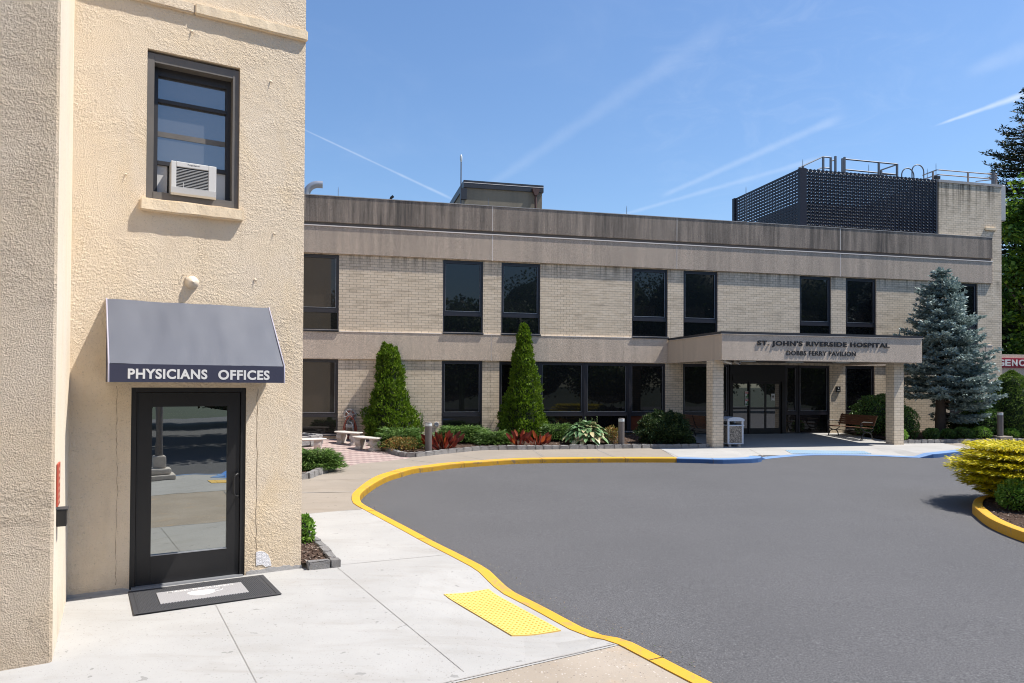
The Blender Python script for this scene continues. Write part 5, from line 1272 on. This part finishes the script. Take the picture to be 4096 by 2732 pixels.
def spreader(root, rx, ry, h, n, mats, seed, ln=.14, tiers=5, wd=.022, gold=False, reachf=None):
    """layered juniper: fans of drooping sprays over tiers of boughs"""
    L = Leaf(seed); r = L.r; nb = n//46
    for b in range(nb):
        az = r.uniform(0, 2*math.pi); tier = r.integers(0, tiers)/(max(tiers-1, 1)); q = r.uniform(.45, 1.0)**.6
        top = h*(.10+.84*tier); reach = q*(reachf(tier) if reachf else 1.0-.42*tier**1.6)
        ex, ey = math.cos(az)*rx*reach, math.sin(az)*ry*reach
        m = 46; v = r.uniform(.35, 1., m)**.8
        arch = top*((1.1*v-.22*v**2) if not reachf else (.62+.5*v-.2*v**2))
        P = np.stack([ex*v, ey*v, np.maximum(arch+.04*h, .03)], 1)
        side = np.array([-math.sin(az), math.cos(az), 0]); fw = np.array([math.cos(az), math.sin(az), .0])
        sp_ = r.normal(size=(m, 1))*.5
        P = P+side*sp_*ln*1.3*(.5+v[:, None]); P[:, 2] += r.normal(size=m)*ln*.16
        A = unit(fw+side*sp_*1.1+np.stack([r.normal(size=m)*.2, r.normal(size=m)*.2, .26-.22*v+r.normal(size=m)*.22], 1))*(ln*r.uniform(.6, 1.25, (m, 1)))
        mi = 0 if not gold else None
        if gold:
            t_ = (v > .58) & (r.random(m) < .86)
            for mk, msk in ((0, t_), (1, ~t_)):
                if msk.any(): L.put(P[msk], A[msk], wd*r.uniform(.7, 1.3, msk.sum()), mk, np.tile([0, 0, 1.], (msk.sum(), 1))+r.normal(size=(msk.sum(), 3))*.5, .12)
        else: L.put(P, A, wd*r.uniform(.7, 1.3, m), 0, np.tile([0, 0, 1.], (m, 1))+r.normal(size=(m, 3))*.6, .12)
    L.blob((0, 0, h*.22), rx*.62, ry*.62, h*.38, len(mats)-1)
    return L.build('foliage', mats, root)
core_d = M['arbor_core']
# arborvitae
def arborvitae(root, H_, prof, n, seed, tips, skew=lambda u: (0, 0)):
    L = Leaf(seed); r = L.r
    def surf(n_, zlo=0., zhi=1.):
        z = r.random(n_*2); w = np.array([prof(q) for q in z]); z = z[r.random(n_*2) < (w+.12)/(w.max()+.12)][:n_]
        a = r.uniform(0, 2*math.pi, len(z)); return z, a
    z, a = surf(n); k = len(z)
    R = np.array([prof(q) for q in z]); sk = np.array([skew(q) for q in z])
    base = np.stack([np.cos(a)*R, np.sin(a)*R, z*H_], 1)
    lum = nz3(base, 2.0, seed)*.36+nz3(base, 6., seed+2)*.30+nz3(base, 13., seed+5)*.14
    depth = 1-.35*r.random(k)**2.5
    rad = (R*(1+lum)+.03*lum)*depth
    P = np.stack([np.cos(a)*rad+sk[:, 0], np.sin(a)*rad+sk[:, 1], z*H_+.03], 1)
    A = np.stack([np.cos(a)*.55, np.sin(a)*.55, np.full(k, .8)], 1)+r.normal(size=(k, 3))*.42
    A = unit(A)*(r.uniform(.06, .14, (k, 1)))
    L.put(P, A, r.uniform(.028, .055, k), 0, r.normal(size=(k, 3))+np.stack([np.cos(a), np.sin(a), 0*a], 1)*.9, .1)
    for tx, ty, z0_, z1_, rr_ in tips:                              # extra leaders at the top
        m = 420; u = r.random(m); a = r.uniform(0, 6.28, m); q = rr_*(1-u**1.3)
        P = np.stack([tx+np.cos(a)*q, ty+np.sin(a)*q, z0_+(z1_-z0_)*u], 1); A = unit(np.stack([np.cos(a)*.4, np.sin(a)*.4, np.full(m, 1.)], 1)+r.normal(size=(m, 3))*.35)*r.uniform(.05, .12, (m, 1))
        L.put(P, A, r.uniform(.025, .045, m), 0, None, .1)
    seg = 16; zs = np.linspace(.01, .97, 14)
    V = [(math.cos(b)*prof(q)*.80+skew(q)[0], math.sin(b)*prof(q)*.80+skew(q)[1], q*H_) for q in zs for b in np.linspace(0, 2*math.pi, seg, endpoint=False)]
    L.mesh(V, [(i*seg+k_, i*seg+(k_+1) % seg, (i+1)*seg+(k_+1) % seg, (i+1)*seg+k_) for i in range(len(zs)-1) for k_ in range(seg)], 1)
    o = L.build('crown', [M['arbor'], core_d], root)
    MB().tube([(0, 0, -.1), (0, 0, .5)], .06, 8).build('trunk', M['bark'], root); return o
a1 = plant_at('arborvitae', 'broad bright green arborvitae with a triple tip beside the hose reel', 'arborvitae', 1552, 1752, .05)
def pf1(u): return .86*np.interp(u, [0, .06, .2, .35, .55, .75, .9, 1.], [.80, .96, .97, .78, .56, .46, .33, .06])
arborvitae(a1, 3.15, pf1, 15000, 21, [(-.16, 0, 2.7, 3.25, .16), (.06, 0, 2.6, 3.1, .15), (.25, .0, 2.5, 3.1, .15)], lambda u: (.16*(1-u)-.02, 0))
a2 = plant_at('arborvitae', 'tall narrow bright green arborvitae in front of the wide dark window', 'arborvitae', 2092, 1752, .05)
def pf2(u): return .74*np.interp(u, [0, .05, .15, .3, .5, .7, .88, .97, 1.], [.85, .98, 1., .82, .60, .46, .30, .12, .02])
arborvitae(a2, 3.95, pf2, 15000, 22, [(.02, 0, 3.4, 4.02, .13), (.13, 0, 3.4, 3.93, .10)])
# conifers
def conifer(root, H_, z0_, levels, per, length, seed, mats, droop=.25, up=.28, tl=.15, tw=.05, step=.13, bare=None, trunk_r=.12, lat=.42, dens=2, part='crown'):
    L = Leaf(seed); r = L.r; wood = MB()
    for lv in range(levels):
        u = (lv+.5*r.random())/levels; zz = z0_+(H_-z0_)*u**.92
        for b in range(per if u < .85 else max(4, per-2)):
            az = 2*math.pi*(b+r.random()*.8)/per+lv*1.9; ln = length(u, az)*min(1.03, 1+.55*noise.noise(Vector((math.cos(az)*1.6, math.sin(az)*1.6, zz*1.1+seed))))*r.uniform(.66, 1.12)
            if ln <= .08 or (bare and bare(zz, az)): continue
            d = np.array([math.cos(az), math.sin(az), 0]); sd_ = np.array([-d[1], d[0], 0])
            def pt(v): return d*ln*v+np.array([0, 0, zz+ln*(-droop*v*(1.1-u)+up*v*v)])
            wood.tube([pt(v) for v in (0, .3, .65, .95)], [.035*ln+.004, .022*ln+.004, .012*ln+.003, .004], 4)
            nv = max(3, int(ln/step)); CP = []; CA = []
            for i in range(nv):
                v = .16+.84*(i+.5)/nv; p = pt(v); tng = pt(min(v+.05, 1.05))-pt(v-.05); tng /= np.linalg.norm(tng)
                CP.append(p); CA.append(tng)
                tlx = lat*ln*(1.05-v)**.8+tl*.5
                for sgn in (-1, 1):
                    dr_ = tng*.75+sd_*sgn*.8+np.array([0, 0, .05-.12*r.random()]); dr_ /= np.linalg.norm(dr_)
                    nt = max(1, int(tlx/(tl*.62)))
                    for j in range(nt):
                        CP.append(p+dr_*tlx*(j+.4*r.random())/nt); CA.append(dr_)
            CP.append(pt(1.)); CA.append(d*.9+np.array([0, 0, .3]))
            CP = np.repeat(np.array(CP), dens, 0); CA = np.repeat(np.array(CA), dens, 0); k = len(CP)
            A = unit(CA+r.normal(size=(k, 3))*.38+np.array([0, 0, .08]))*(tl*r.uniform(.65, 1.2, (k, 1)))
            L.put(CP+r.normal(size=(k, 3))*tl*.12, A, tw*r.uniform(.7, 1.25, k), 0, r.normal(size=(k, 3))*.7+np.array([0, 0, .8]), .1)
    m = 60; A = unit(r.normal(size=(m, 3))*.35+np.array([0, 0, 1.]))*tl; P = np.stack([r.normal(size=m)*.03, r.normal(size=m)*.03, H_-.55+.55*r.random(m)], 1); L.put(P, A, tw, 0)
    o = L.build(part, mats, root)
    wood.tube([(0, 0, -.2), (.02, .0, H_*.3), (0, 0, H_*.7), (0, 0, H_)], [trunk_r*1.15, trunk_r*.85, trunk_r*.4, .01], 10)
    wood.build('trunk', M['bark'], root); return o
sp = plant_at('blue_spruce', 'silvery blue spruce tree standing right of the entrance canopy', 'spruce', 3762, 1744, .05)
def splen(u, az):
    base = 1.92*np.interp(u, [0, .12, .3, .5, .7, .85, 1.], [.72, .95, 1.0, .86, .62, .38, .08])
    sx_, sy_ = math.cos(az), math.sin(az)
    if sx_ < 0: base *= 1-.16*abs(sx_)
    if .45 < u < .68 and sx_ < -.5: base *= 1.18
    if sy_ > 0: base = min(base, .95/max(sy_, .2))
    return base
conifer(sp, 6.55, .62, 28, 10, splen, 31, [M['spruce']], .34, .30, .165, .068, .115, lambda z, az: z < (1.55 if math.cos(az) < .25 else .55), .19, .40, 3)
def world_tree(name, label, cat, px, Y, group=None):
    q = ray(px, 1545); k = Y/q[1]; return T(name, label, cat, (q[0]*k, Y, .1), 0, group)
fr_ = world_tree('conifer_tree', 'tall dark open conifer behind the brick stair tower', 'conifer', 4112, 50)
HF = 2.3+(1552-352)/CF*50
conifer(fr_, HF, 2., 44, 6, lambda u, az: 3.6*np.interp(u, [0, .3, .55, .8, 1.], [1., 1., .86, .52, .05])*(.75+.5*abs(math.sin(az*2.3+u*40))), 33, [M['fir']], .22, .30, .30, .085, .24, None, .28, .34, 2)
def broadleaf(root, crown, n_cl, per, size, mats, seed, trunk_h, tr, clr=.9):
    L = Leaf(seed); r = L.r; wood = MB(); (cx, cy, cz), (rx, ry, rz__) = crown
    D = sph(n_cl, r)*(r.random((n_cl, 1))**.38); C = D*np.array([rx, ry, rz__])+np.array([cx, cy, cz]); C[:, 2] += .35*nz3(C, .4, seed)
    for c in C:
        k = per; q = r.uniform(.6, 1.25)*clr
        P = c+r.normal(size=(k, 3))*q*np.array([.55, .55, .34]); A = unit(r.normal(size=(k, 3))*np.array([1, 1, .5])+np.array([0, 0, -.15]))*size*r.uniform(.6, 1.25, (k, 1))
        L.put(P, A, size*.72*r.uniform(.7, 1.2, k), 0, r.normal(size=(k, 3))*.6+np.array([0, 0, 1.]), .08)
    o = L.build('crown', mats, root)
    wood.tube([(0, 0, -.3), (.1, 0, trunk_h*.5), (cx*.5, cy*.5, trunk_h), (cx, cy, cz)], [tr*1.3, tr, tr*.8, tr*.35], 10)
    for c in C[::max(1, n_cl//14)]:
        wood.tube([(cx*.4, cy*.4, trunk_h*.9), tuple((np.array([cx*.6, cy*.6, trunk_h+.6])+c)/2+np.array([0, 0, .3])), tuple(c)], [tr*.45, tr*.28, .03], 6)
    wood.build('trunk', M['bark'], root); return o
mp_ = world_tree('maple_tree', 'leafy green maple tree in front of the tall dark conifer', 'maple', 4185, 46)
zt = 2.3+(1552-660)/CF*46
broadleaf(mp_, ((0, 0, zt*.56), (2.9, 3.0, zt*.44)), 190, 120, .30, [M['maple']], 41, 4.0, .28, .8)
m2 = world_tree('maple_tree', 'shaded dark green tree directly beside the brick stair tower', 'maple', 4105, 52)
broadleaf(m2, ((0, 0, 6.4), (2.4, 2.6, 4.3)), 90, 110, .30, [M['woods']], 42, 3.0, .22, .8)
# shrubs right of the entrance
tp = plant_at('dwarf_spruce', 'rounded dense green dwarf spruce below the emergency sign', 'shrub', 4048, 1745, .05)
def topi(root, seed):
    L = Leaf(seed); r = L.r; n = 15000; u = r.random(n); a = r.uniform(0, 6.28, n)
    pr = np.interp(u, [0, .1, .3, .55, .75, .9, 1.], [.80, .96, 1., .90, .68, .40, .03])
    B = np.stack([np.cos(a)*pr, np.sin(a)*pr, u*2.6], 1); lum = nz3(B, 2.6, seed)*.22+nz3(B, 6., seed+1)*.14
    rad = pr*(1+lum)*(1-.3*r.random(n)**3)
    P = np.stack([np.cos(a)*rad, np.sin(a)*rad, u*2.6*(1+.03*lum)], 1); A = unit(np.stack([np.cos(a), np.sin(a), .5+0*a], 1)+r.normal(size=(n, 3))*.6)*r.uniform(.04, .09, (n, 1))
    L.put(P, A, r.uniform(.025, .045, n), 0)
    seg = 16; zs = np.linspace(.01, .96, 10)
    V = [(math.cos(b)*np.interp(q, [0, .1, .3, .55, .75, .9, 1.], [.80, .96, 1., .90, .68, .40, .03])*.8, math.sin(b)*np.interp(q, [0, .1, .3, .55, .75, .9, 1.], [.80, .96, 1., .90, .68, .40, .03])*.8, q*2.6) for q in zs for b in np.linspace(0, 2*math.pi, seg, endpoint=False)]
    L.mesh(V, [(i*seg+k_, i*seg+(k_+1) % seg, (i+1)*seg+(k_+1) % seg, (i+1)*seg+k_) for i in range(len(zs)-1) for k_ in range(seg)], 1)
    L.build('foliage', [M['topi'], core_d], root); stems(root, 5, .5, .2, seed, .02)
topi(tp, 51)
def bush(label, px, py, rx, ry, h, n, size, mat, seed, name='boxwood_shrub', cat='shrub', off=.05, group=None, **kw):
    rt = plant_at(name, label, cat, px, py, off, group); shrub(rt, rx, ry, h, n, size, [M[mat], core_d], seed, **kw); stems(rt, 5, h*.5, rx*.5, seed); return rt
b_ = bush('large dark green shrub between the wooden bench and the right column', 3520, 1752, 1.12, .72, 1.62, 9500, .075, 'box', 61, lump=.22)
b_.location = H_at(20.72, 1.10)
b_ = bush('green shrub leaning out right of the right brick column', 3650, 1750, .52, .5, 1.18, 4200, .07, 'box', 62, lump=.25); b_.location = H_at(21.0, 2.05)
b_ = bush('small bright round shrub at the foot of the right column', 3627, 1762, .26, .26, .52, 1900, .055, 'brightbox', 63); b_.location = H_at(20.02, 2.92)
for k, (px, py, r_, h_, lb) in enumerate(((3726, 1756, .27, .40, 'small round boxwood, left of the spruce trunk'), (3790, 1755, .25, .36, 'small round boxwood, just right of the spruce trunk'), (3852, 1755, .32, .42, 'round boxwood, second to the right of the spruce trunk'), (3921, 1756, .38, .44, 'wide boxwood nearest the black spotlight'), (4042, 1754, .28, .38, 'bright boxwood right of the bollard on its concrete base'))):
    bush(lb, px, py, r_, r_, h_, 1800, .055, 'box' if k < 3 else 'brightbox', 70+k, group='round boxwoods along the granite edging')
b_ = bush('leafy shrub behind the right bollard under the blue spruce', 3925, 1745, .80, .6, 1.30, 5200, .075, 'box', 76); 
bush('dark shrub in the shade below the blue spruce', 3850, 1738, .6, .5, .8, 3000, .07, 'yew', 77)
bush('dark shrub at the right edge behind the bollard', 4092, 1742, .5, .5, .75, 2500, .06, 'box', 78)
# main bed
bush('dark green yew bush left of the entrance column', 2655, 1772, .86, .6, 1.0, 12000, .11, 'yew', 81, 'yew_bush', lump=.42, lsc=3.2, wid=.26, inner=.5)
bush('small low green shrub at the left foot of the entrance column', 2757, 1777, .2, .2, .26, 900, .05, 'yew', 82)
def jun(label, px, py, rx, ry, h, n, seed, mats=None, off=.05, **kw):
    rt = plant_at('juniper', label, 'juniper', px, py, off); spreader(rt, rx, ry, h, n, mats or [M['junip'], core_d], seed, **kw); stems(rt, 6, h*.5, rx*.5, seed); return rt
jun('spreading green juniper between the arborvitae and the left bollard', 1600, 1790, .98, .7, .66, 9500, 91)
jun('spreading green juniper behind the red canna plant', 1850, 1768, 1.25, .65, .58, 10500, 92)
jun('low green juniper left of the tall arborvitae foot', 1970, 1775, .75, .5, .45, 5500, 95)
jun('green juniper between the tall arborvitae and the hosta', 2225, 1760, .70, .55, .62, 6500, 93)
jun('low green juniper at the corner of the stucco building', 1262, 1876, .72, .62, .52, 9500, 94)
def barberry(label, px, py, r_, h_, seed):
    rt = plant_at('barberry', label, 'barberry', px, py, .05); shrub(rt, r_, r_*.8, h_, 1500, .055, [M['barb'], core_d], seed, lump=.55, lsc=4., core=False, inner=.15); stems(rt, 16, h_*.85, r_*.8, seed, .007)
barberry('low orange and green barberry in front of the left juniper', 1605, 1803, .50, .40, 101)
barberry('orange tinged barberry left of the middle bollard', 2450, 1776, .36, .55, 102)
def canna(label, px, py, seed, n=13, spread=.40, h=.62):
    rt = plant_at('canna_plant', label, 'canna', px, py, .05); r = random.Random(seed); mb = MB(); stm = MB()
    for k in range(n):
        a = r.uniform(0, 6.28); q = spread*r.uniform(.1, 1.); bx_, by_ = q*math.cos(a), q*.6*math.sin(a); z0_ = h*r.uniform(.05, .5); ln = r.uniform(.2, .34); lean = r.uniform(.25, 1.15); wd = ln*.46
        d = Vector((math.cos(a)*lean, math.sin(a)*lean, 1)).normalized(); sd_ = d.cross(Vector((-math.sin(a+r.uniform(-1, 1)), math.cos(a), .2))).normalized(); nn = sd_.cross(d)
        vs = []; K = 8
        for i in range(K+1):
            v = i/K; w_ = wd*math.sin(math.pi*min(v*.92+.04, 1))**.8*(1-.25*v); c = Vector((bx_, by_, z0_))+d*ln*v+nn*(.14*ln*v*v)
            vs += [c+sd_*w_/2+nn*w_*.18, c, c-sd_*w_/2+nn*w_*.18]
        mb.add(vs, [(3*i+j, 3*i+j+1, 3*i+j+4, 3*i+j+3) for i in range(K) for j in (0, 1)], 0, True)
        stm.tube([(bx_*.4, by_*.4, -.03), (bx_, by_, z0_+.02)], .011, 5)
    mb.build('leaf_clump', M['canna'], rt); stm.build('stem', M['canna'], rt)
canna('large clump of bronze red canna leaves right of the left bollard', 1770, 1796, 111, 52, .58, .62)
canna('bronze canna clump at the left foot of the tall arborvitae', 2075, 1784, 112, 22, .32, .62)
canna('orange red canna clump at the right foot of the tall arborvitae', 2152, 1784, 113, 28, .36, .55)
def hosta(label, px, py, r_, h_, seed, n=95):
    rt = plant_at('hosta', label, 'hosta', px, py, .05); r = random.Random(seed); mb = MB()
    for k in range(n):
        a = r.uniform(0, 6.28); u = math.sqrt(r.random()); el = 1.25*(1-u**.8)-.25*u
        c0 = Vector((math.cos(a)*r_*.74*u, math.sin(a)*r_*.62*u, h_*(.95-.62*u**2.2*r.uniform(.6, 1.35)))); ln = r.uniform(.22, .34); wd = ln*.62
        d = Vector((math.cos(a)*math.cos(el), math.sin(a)*math.cos(el), math.sin(el))); sd_ = Vector((-math.sin(a), math.cos(a), r.uniform(-.25, .25))).normalized(); K = 7; vs = []
        for i in range(K+1):
            v = i/K; w_ = wd*(math.sin(math.pi*min(.06+v*.93, 1))**.75)*(1-.22*v); c = c0+d*ln*v+Vector((0, 0, -.42*ln*v*v)); up_ = sd_.cross(d).normalized()
            if up_.z < 0: up_ = -up_
            vs += [c+sd_*w_/2+up_*w_*.14, c, c-sd_*w_/2+up_*w_*.14]
        mb.add(vs, [(3*i+j, 3*i+j+1, 3*i+j+4, 3*i+j+3) for i in range(K) for j in (0, 1)], 0, True)
    mb.build('leaf_mound', M['hosta'], rt); stm = MB(); L = Leaf(seed)
    for k in range(9):
        a = r.uniform(0, 6.28); q = r_*.5*r.random(); x, y = q*math.cos(a), q*math.sin(a); hh = h_*r.uniform(1.05, 1.45); stm.tube([(x*.5, y*.5, .1), (x, y, hh*.7), (x*1.2, y*1.2, hh)], .006, 5)
        P = np.array([[x*1.15, y*1.15, hh-.02*i] for i in range(10)]); A = unit(L.r.normal(size=(10, 3)))*.045; L.put(P, A, .02)
    stm.build('flower_stalk', M['weed'], rt); L.build('seed_head', M['weed'], rt)
hosta('large mound of pale edged hosta leaves before the wide window', 2345, 1776, .80, .66, 121, 330)
def weed(label, px, py, h, seed):
    rt = plant_at('weed', label, 'weed', px, py, .05); r = random.Random(seed); mb = MB(); L = Leaf(seed)
    for k in range(7):
        a = r.uniform(0, 6.28); q = .2*r.random(); hh = h*r.uniform(.6, 1.); pts = [(0, 0, 0), (q*.5*math.cos(a), q*.5*math.sin(a), hh*.55), (q*math.cos(a), q*math.sin(a), hh)]; mb.tube(pts, .006, 5)
        m = 26; u = L.r.random(m)*.9+.1; P = np.stack([q*math.cos(a)*u, q*math.sin(a)*u, hh*u], 1); L.put(P, unit(L.r.normal(size=(m, 3))+np.array([0, 0, .3]))*.055, .02)
    mb.build('stem', M['weed'], rt); L.build('leaf_cluster', M['weed'], rt)
weed('tall thin weed with pale flowers right of the broad arborvitae', 1685, 1752, 1.05, 131)
# island
gj = T('gold_juniper', 'wide golden yellow juniper spilling over the yellow kerb of the traffic island', 'juniper', (10.5, 14.35, rz_(10.5, 14.35)+.13), 0)
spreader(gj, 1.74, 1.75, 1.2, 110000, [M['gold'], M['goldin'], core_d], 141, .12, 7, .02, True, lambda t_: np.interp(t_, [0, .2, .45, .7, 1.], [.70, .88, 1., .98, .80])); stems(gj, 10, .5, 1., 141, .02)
ix, iy = gnd(4078, 2035, .03)
ib = T('boxwood_shrub', 'round bright green shrub on the traffic island in front of the golden juniper', 'shrub', (ix, iy, rz_(ix, iy)+.13), 0)
shrub(ib, .36, .36, .56, 3600, .06, [M['brightbox'], core_d], 142, lump=.14); stems(ib, 5, .25, .15, 142)
i2 = T('boxwood_shrub', 'green shrub at the right edge of the traffic island, beyond the round one', 'shrub', (9.6, 12.4, rz_(9.6, 12.4)+.13), 0)
shrub(i2, .35, .35, .5, 2200, .06, [M['brightbox'], core_d], 144, lump=.14)
nb = plant_at('boxwood_shrub', 'small bright green shrub in the mulch at the corner of the stucco building', 'shrub', 1214, 2172, .07)
shrub(nb, .125, .13, .38, 800, .055, [M['brightbox'], core_d], 143, lump=.2, wid=.6)
# woodland behind the viewpoint, mirrored in the windows
L = Leaf(77); r = L.r
CR = [(13, -9, 10, 5, 3.2), (20, -15, 11, 5.5, 3.), (5, -20, 11, 5.5, 3.)]
for x, y, h, q, zb in CR:
    n = 5200; D = sph(n, r)*(r.random((n, 1))**.4); P = D*np.array([q, q, (h-zb)/2])+np.array([x, y, (h+zb)/2]); A = unit(r.normal(size=(n, 3)))*r.uniform(.2, .5, (n, 1)); L.put(P, A, r.uniform(.2, .4, n), 0); L.blob((x, y, (h+zb)/2), q*.7, q*.7, (h-zb)*.36, 0, 10, 7); L.mesh([(x+.25*math.cos(b), y+.25*math.sin(b), zz) for zz in (-.5, zb+2) for b in np.linspace(0, 6.28, 8, endpoint=False)], [(i, (i+1) % 8, (i+1) % 8+8, i+8) for i in range(8)], 0)
for k, (x, y, h, q) in enumerate([(-26, -40, 14, 6), (-14, -44, 13, 6), (-4, -44, 14, 6), (6, -42, 12.5, 6), (15, -39, 13.5, 6), (24, -36, 12, 6), (32, -31, 17, 7), (40, -25, 18, 7), (47, -18, 19, 7.5), (54, -10, 18, 7), (60, -1, 20, 7.5), (64, 9, 19, 7), (66, 20, 20, 7), (10, -34, 6, 5), (1, -36, 5, 5), (20, -31, 6, 5), (28, -27, 7, 5), (36, -20, 6, 5), (44, -14, 7.5, 5), (51, -4, 6, 5), (54, 6, 7, 4.5), (58, 14, 6, 5), (-10, -36, 6, 5)]):
    L.blob((x, y, h*.46), q*.8, q*.8, h*.44, 0, 10, 7); n = 5000; D = sph(n, r)*(r.random((n, 1))**.33); P = D*np.array([q, q, h*.48])+np.array([x, y, h*.52]); P[:, :2] += (r.normal(size=(n, 2))*.5)
    A = unit(r.normal(size=(n, 3)))*r.uniform(.2, .5, (n, 1)); L.put(P, A, r.uniform(.2, .4, n), 0)
wl = L.build('woodland', M['woods']); tag(wl, kind='stuff')
for ob in SC.objects:
    if ob.type == 'MESH' and ob.parent is None and 'kind' not in ob and 'label' not in ob: print('UNTAGGED', ob.name)
